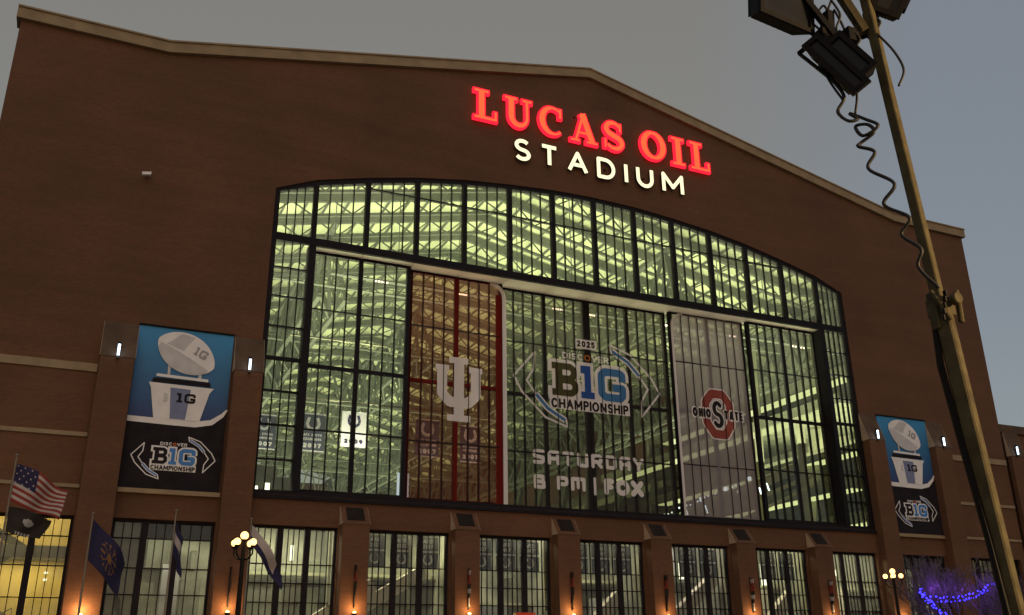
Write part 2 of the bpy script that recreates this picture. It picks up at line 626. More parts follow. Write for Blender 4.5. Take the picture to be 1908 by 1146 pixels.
# unit glyphs: centre lines in a 0..1 box, (relative width, polylines)
GL = {
    'A': (0.95, [[(0, 0), (.5, 1), (1, 0)], [(.2, .34), (.8, .34)]]),
    'B': (0.8, [[(0, .5), (0, 1), (.6, 1)] + arc(.6, .77, .34, .23, 90, -90)[1:] + [(0, .54)], [(0, .54), (0, 0), (.62, 0)] + arc(.62, .27, .38, .27, -90, 90)[1:]]),
    'C': (0.9, [arc(.52, .5, .5, .5, 45, 315, 14)]),
    'D': (0.9, [[(0, 0), (0, 1), (.45, 1)] + arc(.45, .5, .52, .5, 90, -90, 10)[1:] + [(0, 0)]]),
    'E': (0.7, [[(1, 1), (0, 1), (0, 0), (1, 0)], [(0, .5), (.85, .5)]]),
    'F': (0.7, [[(1, 1), (0, 1), (0, 0)], [(0, .5), (.85, .5)]]),
    'G': (0.95, [arc(.52, .5, .5, .5, 45, 340, 14) + [(1, .48), (.6, .48)]]),
    'H': (0.9, [[(0, 0), (0, 1)], [(1, 0), (1, 1)], [(0, .5), (1, .5)]]),
    'I': (0.16, [[(.5, 0), (.5, 1)]]),
    'M': (1.1, [[(0, 0), (0, 1), (.5, .28), (1, 1), (1, 0)]]),
    'N': (0.9, [[(0, 0), (0, 1), (1, 0), (1, 1)]]),
    'O': (1.0, [arc(.5, .5, .5, .5, 0, 360, 20)]),
    'P': (0.78, [[(0, 0), (0, 1), (.6, 1)] + arc(.6, .74, .38, .26, 90, -90)[1:] + [(0, .48)]]),
    'R': (0.82, [[(0, 0), (0, 1), (.6, 1)] + arc(.6, .74, .36, .26, 90, -90)[1:] + [(0, .48)], [(.5, .48), (1, 0)]]),
    'S': (0.75, [arc(.5, .75, .46, .25, 35, 270, 9) + arc(.5, .25, .48, .25, 90, -150, 9)[1:]]),
    'T': (0.8, [[(0, 1), (1, 1)], [(.5, 1), (.5, 0)]]),
    'U': (0.85, [[(0, 1), (0, .42)] + arc(.5, .42, .5, .42, 180, 360, 10)[1:] + [(1, 1)]]),
    'V': (0.9, [[(0, 1), (.5, 0), (1, 1)]]),
    'X': (0.9, [[(0, 0), (1, 1)], [(0, 1), (1, 0)]]),
    'Y': (0.9, [[(0, 1), (.5, .48), (1, 1)], [(.5, .48), (.5, 0)]]),
    '0': (0.75, [arc(.5, .5, .5, .5, 0, 360, 18)]),
    '1': (0.3, [[(.2, .78), (.75, 1), (.75, 0)]]),
    '2': (0.75, [arc(.5, .73, .46, .27, 160, -20, 8) + [(.04, 0), (1, 0)]]),
    '5': (0.75, [[(.9, 1), (.12, 1), (.06, .55)] + arc(.45, .32, .5, .32, 120, -150, 9)]),
    '7': (0.75, [[(0, 1), (1, 1), (.38, 0)]]),
    '8': (0.78, [arc(.5, .76, .42, .24, 0, 360, 12), arc(.5, .27, .5, .27, 0, 360, 12)]),
    '9': (0.75, [arc(.5, .7, .48, .3, 0, 360, 12), [(.98, .7), (.9, .3), (.5, 0)]]),
    '|': (0.16, [[(.5, -.05), (.5, 1.05)]]),
}
# techno block face used on the window lettering
BLK = dict(GL)
BLK.update({
    'S': (0.85, [[(1, 1), (.12, 1), (0, .88), (0, .55), (1, .45), (1, .12), (.88, 0), (0, 0)]]),
    'A': (0.85, [[(0, 0), (0, .86), (.14, 1), (1, 1), (1, 0)], [(0, .42), (1, .42)]]),
    'T': (0.85, [[(0, 1), (1, 1)], [(.5, 1), (.5, 0)]]),
    'U': (0.85, [[(0, 1), (0, .14), (.14, 0), (1, 0), (1, 1)]]),
    'R': (0.85, [[(0, 0), (0, 1), (.88, 1), (1, .88), (1, .55), (.9, .45), (0, .45)], [(.55, .45), (1, 0)]]),
    'D': (0.85, [[(0, 0), (0, 1), (.85, 1), (1, .85), (1, .15), (.85, 0), (0, 0)]]),
    'Y': (0.85, [[(0, 1), (.5, .45), (1, 1)], [(.5, .45), (.5, 0)]]),
    '8': (0.85, [[(0, 0), (0, 1), (.9, 1), (.9, .52), (1, .46), (1, 0), (0, 0)], [(0, .5), (.9, .5)]]),
    'P': (0.85, [[(0, 0), (0, 1), (.88, 1), (1, .88), (1, .5), (.88, .4), (0, .4)]]),
    'M': (1.1, [[(0, 0), (0, 1), (1, 1), (1, 0)], [(.5, 1), (.5, .2)]]),
    'O': (0.85, [[(.12, 0), (0, .15), (0, .85), (.12, 1), (.88, 1), (1, .85), (1, .15), (.88, 0), (.12, 0)]]),
})


def glyph(ch, x0, x1, z0, z1, t, font=GL, flat=False):
    h = t / 2
    res = []
    for pl in font[ch][1]:
        pts = [(x0 + h + p[0] * (x1 - x0 - t), z0 + h + p[1] * (z1 - z0 - t)) for p in pl]
        res += stroke(pts, t, flat=flat, join=8)
    return res


def lay(text, x0, x1, gap, font=GL, t=0.0):
    """x ranges of every glyph when text spans x0..x1 (gap in cap heights, space = 0.5)"""
    tot = sum((0.45 if c == ' ' else font[c][0]) for c in text) + gap * (len(text) - 1)
    k = (x1 - x0) / tot
    x = x0
    res = []
    for c in text:
        wd = (0.45 if c == ' ' else font[c][0]) * k
        if c != ' ':
            a, b = x, x + wd
            if c in 'I|' and wd < t * 1.02:
                m_ = (a + b) / 2
                a, b = m_ - t * .51, m_ + t * .51
            res.append((c, a, b))
        x += wd + gap * k
    return res


def text_polys(text, x0, x1, z0, z1, t, gap=0.22, font=GL):
    res = []
    for c, a, b in lay(text, x0, x1, gap, font, t):
        res += glyph(c, a, b, z0, z1, t, font)
    return res


# ------------------------------------------------------------------ ground
g = MB()
g.box(-1200, 1200, -900, 1500, -0.5, -0.004)
tag(g.build('ground', ASPH), kind='structure')
g = MB()
g.box(-110, 110, -82, -0.02, -0.3, 0.13)
tag(g.build('plaza_pavement', PAVE), kind='structure')

# ------------------------------------------------------------------ stadium shell
stad = empty('stadium')
tag(stad, 'huge brown brick stadium with gabled roofline and glowing arched window wall', 'stadium')

ROOFPTS = [(-55.1, 53.0), (-43.25, 53.0), (0, 62.3), (43.25, 53.0), (55.1, 53.0)]
ARCHK = [(-32.85, 41.75), (-29.16, 43.35), (-24.3, 44.6), (-19.44, 45.68), (-14.58, 46.48), (-9.72, 47.02), (-4.86, 47.4), (0, 47.52)]
ARCHK = ARCHK + [(-x, z) for x, z in ARCHK[:-1][::-1]]


def arch(x):
    for (x0, z0), (x1, z1) in zip(ARCHK, ARCHK[1:]):
        if x0 <= x <= x1:
            return z0 + (z1 - z0) * (x - x0) / (x1 - x0)
    return ARCHK[0][1]


ZB = 14.55
big_hole = [(-32.85, ZB), (32.85, ZB)] + ARCHK[::-1]
GW = []
for k in range(-3, 4):
    c = 9.72 * k
    a, b = c - 3.62, c + 3.62
    if k == -3:
        a, b = -32.45, -25.5
    if k == 3:
        a, b = 25.5, 32.45
    GW.append((a, b))
ZG0, ZG1 = 0.5, 12.15
holes = [big_hole] + [rect(a, b, ZG0, ZG1) for a, b in GW]
MW = [(-42.55, -35.15), (35.15, 42.55)]
YW = [(-54.3, -45.2), (45.2, 54.3)]
holes += [rect(a, b, ZG0, ZG1) for a, b in MW + YW]
outer = [(-55.1, 0), (55.1, 0)] + ROOFPTS[::-1]
plate('facade_wall', [outer], 0.0, 1.0, BRICK, stad, holes)
# coping in straight lengths
for i in range(4):
    (x0, z0), (x1, z1) = ROOFPTS[i], ROOFPTS[i + 1]
    e0 = 0.35 if i == 0 else 0.0
    e1 = 0.35 if i == 3 else 0.0
    m = MB()
    ax, bx = x0 - e0, x1 + e1
    m.hexa([(ax, -0.35, z0 + 0.01), (bx, -0.35, z1 + 0.01), (bx, 1.4, z1 + 0.01), (ax, 1.4, z0 + 0.01),
            (ax, -0.35, z0 + 1.02), (bx, -0.35, z1 + 1.02), (bx, 1.4, z1 + 1.02), (ax, 1.4, z0 + 1.02)])
    m.hexa([(ax, -0.47, z0 + 1.03), (bx, -0.47, z1 + 1.03), (bx, 1.5, z1 + 1.03), (ax, 1.5, z0 + 1.03),
            (ax, -0.47, z0 + 1.2), (bx, -0.47, z1 + 1.2), (bx, 1.5, z1 + 1.2), (ax, 1.5, z0 + 1.2)])
    m.build('coping', STONE, stad)
# side walls, back wall and roof slopes
for s in (-1, 1):
    m = MB()
    m.box(s * 55.1, s * 54.3, 1.003, 205, 0, 53)
    m.build('side_wall', BRICK, stad)
    m = MB()
    for (x0, z0), (x1, z1) in (((0, 62.2), (43.25, 52.9)), ((43.25, 52.9), (55.3, 52.9))):
        p = [(s * x0, 1.45, z0), (s * x1, 1.45, z1), (s * x1, 206, z1), (s * x0, 206, z0)]
        if s < 0:
            p = p[::-1]
        m.hexa([(a, b, c - 0.35) for a, b, c in p] + p)
    m.build('roof_slope', ROOFM, stad)
    m = MB()
    m.box(s * 55.35, s * 78, 0.6, 26, 0, 27.3)
    m.build('side_wing', BRICK, stad)
    m = MB()
    m.box(s * 55.3, s * 78.3, 0.3, 26.3, 27.31, 28.3)
    m.build('wing_coping', STONE_D, stad)
m = MB()
m.box(-55, 55, 205, 206, 0, 53)
m.build('rear_wall', BRICK, stad)


def buttress(xc, wd, yf, ztop, zcap, name='pillar', slot=False):
    m = MB()
    m.box(xc - wd / 2, xc + wd / 2, yf, -0.004, 0.14, ztop)
    p = m.build(name, BRICK, stad)
    fillet(p, 0.03)
    a, b = xc - wd / 2 - 0.03, xc + wd / 2 + 0.03
    m = MB()
    v = [(a, yf - 0.04, ztop + 0.002), (b, yf - 0.04, ztop + 0.002), (b, -0.006, ztop + 0.002), (a, -0.006, ztop + 0.002), (a, -0.006, zcap), (b, -0.006, zcap)]
    m.v = v
    for q in ((3, 2, 1, 0), (0, 1, 5, 4), (2, 3, 4, 5), (0, 4, 3), (1, 2, 5)):
        m.face(q)
    m.build('pillar_cap', STONE_D if not slot else BRICK, p)
    for xx in (a, b):
        m = MB()
        e_ = .02 if xx == b else -.02
        m.v = [(xx, yf - 0.04, ztop + .002), (xx, -.006, ztop + .002), (xx, -.006, zcap), (xx + e_, yf - 0.04, ztop + .002), (xx + e_, -.006, ztop + .002), (xx + e_, -.006, zcap)]
        for q in ((0, 1, 2), (5, 4, 3), (0, 3, 4, 1), (1, 4, 5, 2), (2, 5, 3, 0)):
            m.face(q)
        m.build('cap_cheek', STONE_C, p)
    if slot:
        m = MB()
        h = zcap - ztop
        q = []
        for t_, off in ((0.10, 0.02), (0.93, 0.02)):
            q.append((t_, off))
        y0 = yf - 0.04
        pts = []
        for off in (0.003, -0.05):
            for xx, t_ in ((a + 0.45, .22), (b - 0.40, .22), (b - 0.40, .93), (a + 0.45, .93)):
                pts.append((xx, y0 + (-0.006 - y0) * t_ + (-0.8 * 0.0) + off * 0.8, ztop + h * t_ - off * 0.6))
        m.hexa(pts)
        m.build('cap_dark_panel', SLATE, p)  # plain dark panel laid on the sloped face
    return p


for xc, wd in ((-43.85, 2.5), (-33.88, 2.3), (33.88, 2.3), (43.85, 2.5)):
    buttress(xc, wd, -1.05, 24.2, 27.35, 'pylon')
for s in (-1, 1):
    buttress(s * 56.7, 2.4, -0.6, 24.2, 27.2, 'pylon')
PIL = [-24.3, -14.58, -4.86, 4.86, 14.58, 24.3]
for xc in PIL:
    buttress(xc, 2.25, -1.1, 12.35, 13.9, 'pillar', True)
# stone courses
for s in (-1, 1):
    for z0, z1 in ((23.08, 23.72), (18.0, 18.32), (14.16, 14.42)):
        m = MB()
        xa, xb = s * 55.0, s * 45.15
        m.box(min(xa, xb), max(xa, xb), -0.12, -0.003, z0, z1)
        m.build('stone_course', STONE, stad)
    m = MB()
    m.box(min(s * 42.55, s * 35.1), max(s * 42.55, s * 35.1), -0.3, -0.003, 14.02, 14.36)
    m.build('stone_sill', STONE, stad)
m = MB()
m.box(-32.7, 32.7, -0.22, -0.003, 14.2, 14.5)
m.build('window_sill', STEEL, stad)

# ------------------------------------------------------------------ great window
JX = [-32.6] + [4.86 * i for i in range(-6, 7)] + [32.6]
ZT0, ZT1 = 36.78, 37.5
aw = plate('arched_window', [big_hole], 0.12, 0.72, STEEL, stad,
           holes=[[(-32.4, ZB + 0.35), (32.4, ZB + 0.35), (32.4, 41.6)] + [(x * 0.988, z - 0.42) for x, z in ARCHK[1:-1][::-1]] + [(-32.4, 41.6)]])


def pane_prism(name, x0, x1, z0, za, zb, y, mat, parent):
    m = MB()
    m.hexa([(x0, y, z0), (x1, y, z0), (x1, y + .03, z0), (x0, y + .03, z0), (x0, y, za), (x1, y, zb), (x1, y + .03, zb), (x0, y + .03, za)])
    return m.build(name, mat, parent)


# transom beam and the pale soffit that runs back above the sliding panels
boxobj('transom_beam', -32.39, 32.39, 0.02, 0.34, ZT0, ZT1, STEEL, aw)
for x0, x1, y1 in ((-29.3, -19.5, 2.2), (-19.5, -9.75, 2.9), (-9.75, 9.75, 3.6), (9.75, 19.5, 2.9), (19.5, 29.3, 2.2)):
    n = max(1, round((x1 - x0) / 4.86))
    for k in range(n):
        a = x0 + (x1 - x0) * k / n
        b = x0 + (x1 - x0) * (k + 1) / n
        boxobj('soffit_panel', a + 0.02, b - 0.02, 0.35, y1, 36.86, 37.3, SOFFIT, aw)
ZM = 43.62
for i, x in enumerate(JX[1:-1]):
    boxobj('mullion', x - 0.21, x + 0.21, 0.05, 0.62, ZT1 + 0.002, arch(x) - 0.30, STEEL, aw)
for i in range(14):
    xa, xb = JX[i] + (0.24 if 0 < i else 0.22), JX[i + 1] - 0.24
    n = 4
    ws_ = (xb - xa) / n
    for k in range(n):
        p0, p1 = xa + ws_ * k + 0.03, xa + ws_ * (k + 1) - 0.03
        ta, tb = arch(p0) - 0.46, arch(p1) - 0.46
        if k:
            boxobj('glazing_bar', p0 - 0.065, p0 + 0.005, 0.22, 0.5, ZT1 + 0.002, arch(p0 - 0.03) - 0.40, STEEL, aw)
        if min(ta, tb) > ZM + 0.3:
            pane_prism('pane', p0 + .01, p1 - .01, ZT1 + 0.02, ZM - 0.06, ZM - 0.06, 0.34, GLASS, aw)
            pane_prism('pane', p0 + .01, p1 - .01, ZM + 0.06, ta, tb, 0.34, GLASS, aw)
        else:
            pane_prism('pane', p0 + .01, p1 - .01, ZT1 + 0.02, ta, tb, 0.34, GLASS, aw)
    if min(arch(xa), arch(xb)) - 0.46 > ZM:
        boxobj('glazing_bar', xa - 0.02, xb + 0.02, 0.19, 0.53, ZM - 0.055, ZM + 0.055, STEEL, aw)

for x in [-27 + 4.86 * i for i in range(12)]:  # added spots without fixtures, put in to brighten the soffit
    yv = 0.85 if abs(x) > 19.5 else (1.15 if abs(x) > 9.8 else 1.5)
    sl_ = bpy.data.lights.new('soffit_fill_spot', 'SPOT')
    sl_.energy, sl_.color, sl_.spot_size, sl_.spot_blend, sl_.shadow_soft_size = 3600, (1.0, 0.88, 0.68), math.radians(17), 0.9, 0.1
    so_ = bpy.data.objects.new('soffit_fill_spot', sl_)
    COL.objects.link(so_)
    so_.location, so_.rotation_euler = (x, yv, 15.1), (PI, 0, 0)

# fixed side lights
SR = [17.42, 20.29, 23.16, 26.0, 28.85, 31.6, 34.3]
for s in (-1, 1):
    sl = empty('side_light', (0, 0, 0), stad)
    xa, xb = sorted((s * 29.5, s * 32.38))
    boxobj('mullion', *sorted((s * 28.86, s * 29.46)), 0.05, 1.3, ZB + 0.36, ZT0 - 0.002, STEEL, sl)
    rows = [ZB + 0.36] + SR + [ZT0]
    ws_ = (xb - xa) / 4
    for k in range(1, 4):
        boxobj('glazing_bar', xa + ws_ * k - 0.035, xa + ws_ * k + 0.035, 0.2, 0.5, ZB + 0.36, ZT0 - 0.002, STEEL, sl)
    for r in range(8):
        z0, z1 = rows[r], rows[r + 1]
        if r:
            th = 0.14 if r == 4 else 0.06
            boxobj('glazing_bar', xa + .002, xb - .002, 0.17, 0.54, z0 - th, z0 + th, STEEL, sl)
        for k in range(4):
            boxobj('pane', xa + ws_ * k + 0.04, xa + ws_ * (k + 1) - 0.04, 0.34, 0.37, z0 + 0.15, z1 - 0.15, GLASS, sl)

# six sliding panels on three tracks
PZ0, PZ1 = 14.92, 36.84
PANELS = [(-29.1, -19.5, 1.2), (-19.42, -9.78, 1.9), (-9.70, -0.03, 2.6), (0.03, 9.70, 2.6), (9.78, 19.42, 1.9), (19.5, 29.1, 1.2)]
for px0, px1, py in PANELS:
    sp_ = plate('sliding_panel', [rect(px0, px1, PZ0, PZ1)], py + 0.14, py + 0.6, STEEL, stad,
                holes=[rect(px0 + 0.36, px1 - 0.36, PZ0 + 0.4, PZ1 - 0.25)])
    ax, bx = px0 + 0.36, px1 - 0.36
    mid = (ax + bx) / 2
    boxobj('mullion', mid - 0.19, mid + 0.19, py + 0.16, py + 0.5, PZ0 + 0.4, PZ1 - 0.25, STEEL, sp_)
    for a, b in ((ax, mid - 0.19), (mid + 0.19, bx)):
        ws_ = (b - a) / 4
        for k in range(4):
            p0, p1 = a + ws_ * k, a + ws_ * (k + 1)
            if k:
                boxobj('glazing_bar', p0 - 0.035, p0 + 0.035, py + 0.06, py + 0.42, PZ0 + 0.4, PZ1 - 0.25, STEEL, sp_)
            boxobj('pane', p0 + 0.04, p1 - 0.04, py + 0.2, py + 0.23, PZ0 + 0.42, 25.86, GLASS, sp_)
            boxobj('pane', p0 + 0.04, p1 - 0.04, py + 0.2, py + 0.23, 26.2, PZ1 - 0.27, GLASS, sp_)
        boxobj('glazing_bar', a + .002, b - .002, py + 0.17, py + 0.44, 25.86, 26.2, STEEL, sp_)
        for z in (20.4, 31.3):
            boxobj('glazing_bar', a + .002, b - .002, py + 0.09, py + 0.38, z - 0.05, z + 0.05, STEEL, sp_)

# ------------------------------------------------------------------ ground floor windows
allglass = MB()


def ground_window(a, b, sash, rows, z1=ZG1, nb=3, yw=0.4, ov=None):
    fr = plate('ground_window', [rect(a, b, ZG0, z1)], yw, yw + 0.35, STEEL, stad, holes=[rect(a + 0.2, b - 0.2, ZG0 + 0.2, z1 - 0.2)])
    ed = [a + 0.2] + sash + [b - 0.2]
    for x in sash:
        boxobj('mullion', x - 0.23, x + 0.23, yw - 0.05, yw + 0.3, ZG0 + 0.2, z1 - 0.2, STEEL, fr)
    for i in range(len(ed) - 1):
        xa = ed[i] + (0.23 if i else 0)
        xb = ed[i + 1] - (0.23 if i < len(ed) - 2 else 0)
        ws_ = (xb - xa) / (nb + 1)
        for k in range(1, nb + 1):
            boxobj('glazing_bar', xa + ws_ * k - 0.028, xa + ws_ * k + 0.028, yw + 0.06, yw + 0.24, ZG0 + 0.2, z1 - 0.2, STEEL, fr)
        zz = [ZG0 + 0.2] + rows + [z1 - 0.2]
        for r in range(len(zz) - 1):
            if r:
                boxobj('glazing_bar', xa + .002, xb - .002, yw + 0.0, yw + 0.28, zz[r] - 0.035, zz[r] + 0.035, STEEL, fr)
            for k in range(nb + 1):
                allglass.box(xa + ws_ * k + .04, xa + ws_ * (k + 1) - .04, yw + .12, yw + .15, zz[r] + .06, zz[r + 1] - .06)
    return fr


for (a, b) in GW:
    d = (b - a - 0.4) / 3
    ground_window(a, b, [a + 0.2 + d, a + 0.2 + 2 * d], [3.2, 6.3, 7.75, 9.2])
for (a, b) in MW:
    s = -1 if a < 0 else 1
    xs = sorted([s * 40.25, s * 37.9])
    ground_window(a, b, xs, [3.2, 6.7, 8.6, 10.75], nb=2)
for (a, b) in YW:
    s = -1 if a < 0 else 1
    xs = sorted([s * 47.75, s * 51.0])
    ground_window(a, b, xs, [4.0, 6.4, 8.6, 10.7], nb=3)
tag(allglass.build('ground_window_panes', GLASSL, stad), kind='stuff')

# ------------------------------------------------------------------ hall interior: roof deck, trusses, stands
def deck_z(x):
    ax = abs(x)
    return 60.2 - 9.2 * ax / 43.25 if ax < 43.25 else 51.0


for s in (-1, 1):
    m = MB()
    for (x0, x1) in ((0, 43.25), (43.25, 54.2)):
        z0, z1 = deck_z(x0), deck_z(x1)
        p = [(s * x0, 1.1, z0), (s * x1, 1.1, z1), (s * x1, 204.5, z1), (s * x0, 204.5, z0)]
        if s < 0:
            p = p[::-1]
        m.hexa([(a, b, c - 0.15) for a, b, c in p] + p)
    m.build('roof_deck', DECK, stad)
    m = MB()
    for i in range(21):
        x = s * (1.2 + i * 2.6)
        z = deck_z(x) - 0.32
        m.box(x - 0.10, x + 0.10, 1.2, 204, z - 0.16, z + 0.13)
    tag(m.build('roof_purlins', TRUSS, stad), kind='stuff')

ys = [4.5 + 6.6 * i for i in range(12)] + [86.0 + 8.5 * i for i in range(14)]
for y in ys:
    m = MB()
    for s in (-1, 1):
        for (x0, x1) in ((0, 43.25), (43.25, 54.0)):
            za, zb = deck_z(x0), deck_z(x1)
            m.beam((s * x0, y, za - 0.95), (s * x1, y, zb - 0.95), 0.5, 1.1)
            m.beam((s * x0, y, za - 3.3), (s * x1, y, zb - 3.3), 0.36, 0.36)
        n = 11
        for i in range(n):
            x0, x1 = 54.0 * i / n, 54.0 * (i + 1) / n
            xm = (x0 + x1) / 2
            m.beam((s * x0, y, deck_z(x0) - 3.2), (s * xm, y, deck_z(xm) - 1.3), 0.15, 0.15)
            m.beam((s * xm, y, deck_z(xm) - 1.3), (s * x1, y, deck_z(x1) - 3.2), 0.15, 0.15)
    m.build('roof_truss', TRUSS, stad)


def super_truss(x, z0, y0, y1, dy, wd, h2=None):
    m = MB()
    zt = deck_z(x) - 3.4
    for dx in (-1.6, 1.6):
        m.beam((x + dx, y0, z0), (x + dx, y1, z0), 0.55, 0.6)
    m.beam((x, y0, zt), (x, y1, zt), 0.7, 0.6)
    n = int((y1 - y0) / dy)
    for i in range(n):
        a, b = y0 + dy * i, y0 + dy * (i + 1)
        c = (a + b) / 2
        for dx in (-1.6, 1.6):
            m.beam((x + dx, a, z0), (x, c, zt), wd, wd)
            m.beam((x, c, zt), (x + dx, b, z0), wd, wd)
            m.beam((x + dx, c, z0), (x + dx * 0.5, (a + c) / 2, (z0 + zt) / 2), wd * .6, wd * .6)
            m.beam((x + dx, c, z0), (x + dx * 0.5, (c + b) / 2, (z0 + zt) / 2), wd * .6, wd * .6)
        m.beam((x - 1.6, a, z0), (x + 1.6, b, z0), 0.25, 0.25)
    m.build('super_truss', TRUSS, stad)


super_truss(-21, 42.5, 26, 202, 8.0, 0.42)
super_truss(21, 43.5, 14, 202, 8.0, 0.42)
super_truss(2, 47.0, 58, 202, 9.0, 0.42)
super_truss(46, 40.0, 12, 202, 9.0, 0.5)
# cross trusses further back: they fill the lower half of the window with lattice
for y, z0, dep in ((64, 40.0, 8.0), (96, 41.0, 8.5), (128, 42.0, 9.0), (160, 40.0, 10.0)):
    m = MB()
    for zz in (z0, z0 + dep):
        m.beam((-54, y, zz), (54, y, zz), 0.7, 0.6)
    n = 22
    for i in range(n):
        x0, x1 = -54 + 108 * i / n, -54 + 108 * (i + 1) / n
        xm = (x0 + x1) / 2
        m.beam((x0, y, z0), (xm, y, z0 + dep), 0.32, 0.32)
        m.beam((xm, y, z0 + dep), (x1, y, z0), 0.32, 0.32)
        m.beam((x0, y, z0), (x0, y, z0 + dep), 0.2, 0.2)
    m.build('cross_truss', TRUSS, stad)
# pale lit catwalks hung across the hall
for y, z in ((18, 40.5), (44, 42.5), (84, 43.0), (124, 43.5)):
    m = MB()
    m.box(-54, 40, y, y + 0.5, z, z + 0.10)
    for zz in (0.55, 1.1):
        m.beam((-54, y, z + zz), (40, y, z + zz), 0.07, 0.07)
    for i in range(38):
        x = -53 + 2.5 * i
        m.beam((x, y, z), (x, y, z + 1.1), 0.06, 0.06)
        if i % 3 == 0:
            m.beam((x, y + .25, z), (x, y + .25, deck_z(x) - 1.0), 0.09, 0.09)
    m.build('catwalk', TRUSS, stad)
# gallery just behind the glass: rails, edge beams, posts
for x0, x1, zz in ((-29, -9.8, 24.9), (-29, -9.8, 21.8), (-29, -19.5, 30.9)):
    m = MB()
    m.box(x0, x1, 8.0, 8.25, zz, zz + 0.12)
    m.build('gallery_rail', CATW, stad)
# far end stand: decks with pale fascias, columns, suite openings
m = MB()
f_ = MB()
for k, (z0, y0) in enumerate(((0, 150), (11, 162), (21, 172), (31, 180))):
    for r in range(7):
        m.box(-54, 54, y0 + 2.6 * r, y0 + 2.6 * (r + 1) + (30 if r == 6 else 0), z0 + 1.0 * r, z0 + 1.0 * (r + 1))
    f_.box(-54, 54, y0 - 0.6, y0 - 0.02, z0 - 0.4, z0 + 1.1)
m.build('end_stand', SEAT, stad)
f_.build('end_stand_fascia', FASC, stad)
# side stands along both flanks
for s in (-1, 1):
    m = MB()
    f_ = MB()
    for z0, x0 in ((0, 38), (11.5, 41), (21.0, 45), (30.5, 48)):
        for r in range(4):
            xa, xb = s * (x0 + 1.6 * r), s * 54.2
            m.box(min(xa, xb), max(xa, xb), 22 if s < 0 else 62, 203, z0 + 1.15 * r, z0 + 1.15 * (r + 1))
        f_.box(min(s * (x0 - .4), s * (x0 - .02)), max(s * (x0 - .4), s * (x0 - .02)), 21.5 if s < 0 else 61.5, 203, z0 - 0.3, z0 + 0.9)
    m.build('side_stand', SEAT, stad)
    f_.build('side_stand_fascia', FASC, stad)
    m = MB()
    for i in range(0 if s < 0 else 3, 10):
        y = 24 + 12 * i
        m.beam((s * 38, y, 0), (s * 50, y + 5, 40), 0.9, 1.1)
        m.beam((s * 52, y, 0), (s * 52, y, 50), 0.8, 0.8)
        m.beam((s * 50, y + 5, 40), (s * 36, y + 3, 52), 0.6, 0.6)
    m.build('raker_column', TRUSS, stad)
STRIP = emit('concourse_strip_glow', (0.90, 0.95, 0.45), 0.95)  # glow imitates the lit ceilings under the decks
for z, x0, ya, yb in ((17.2, 41.5, 6, 26), (21.0, 39.0, 8, 42), (26.2, 42.5, 9, 60), (31.8, 40.0, 10, 70), (36.6, 44.0, 9, 60)):
    m = MB()
    m.box(x0, 54.2, ya, yb, z, z + 0.5)
    m.box(x0 - .06, x0, ya, yb, z + .2, z + 1.3)
    m.build('concourse_deck', SEAT, stad)
    m = MB()
    m.box(x0 + .5, x0 + 2.6, ya + 1.5, yb - 3, z - .12, z - .01)
    m.build('concourse_glow_band', STRIP, stad)
    area_lamp('concourse_fill_lamp', (x0 + 7.5, (ya + min(yb, 40)) / 2, z - .15), 6, 20, 230, (1.0, 1.0, .66))  # extra unseen fill, added to brighten the right-hand panels
m = MB()
m.box(53.9, 54.2, 1.1, 61, 0.3, 50)
m.build('side_lining', CONC, stad)
m = MB()
for k in range(7):
    m.box(53.5, 53.88, 8 + 7 * k, 8.8 + 7 * k, 14, 50)
    m.beam((53.6, 8 + 7 * k, 14 + 3 * (k % 3)), (53.6, 15 + 7 * k, 26 + 3 * (k % 3)), .5, .5)
m.build('side_bracing', TRUSS, stad)
for (p, q, wd) in (((38.5, 17, 13.6), (50.0, 24, 37), 1.5), ((38.3, 17, 13.5), (36.0, 13, 30), 0.9), ((47, 12, 13), (52.5, 14, 44), 1.1), ((50.5, 9.6, 13), (50.5, 9.6, 46), 0.9), ((36.0, 22, 16), (44.0, 30, 46), 1.0)):
    m = MB()
    m.beam(p, q, wd, wd)
    m.build('leaning_column', CONC, stad)
m = MB()
m.box(-54.2, 54.2, 9.5, 204, 0.2, 0.6)
m.build('hall_floor', CONC, stad)
# back panels of the lobby that rise behind the lower part of the window (concourse edge)
m = MB()
m.box(-54.2, 54.2, 9.0, 9.4, 0.2, 13.4)
m.build('lobby_back_wall', LOBBY, stad)
m = MB()
m.box(-54.2, 54.2, 3.9, 9.4, 13.41, 13.9)
m.box(-54.2, 54.2, 1.02, 3.89, 13.41, 13.7)
m.build('concourse_slab', CONC, stad)
# bright lamp rows on the hall catwalks and the cool string of lamps on the stair
m = MB()
for x0, x1, zz in ((-20.4, -19.2, 38.5), (-11.2, -10.4, 38.5), (0.0, 1.2, 38.5), (4.3, 5.2, 38.4), (14.6, 15.3, 38.6), (24.0, 24.8, 38.5), (33.6, 35.4, 38.4)):
    n = 5
    for i in range(n):
        x = x0 + (x1 - x0) * i / (n - 1)
        m.ball((x, 10.0, zz), 0.10, 6, 4)
tag(m.build('catwalk_spotlights', E_WARMDOT, stad), kind='stuff')
m = MB()
m.box(-25, 40, 10.1, 10.7, 38.7, 38.82)
m.build('lamp_rail', TRUSS, stad)
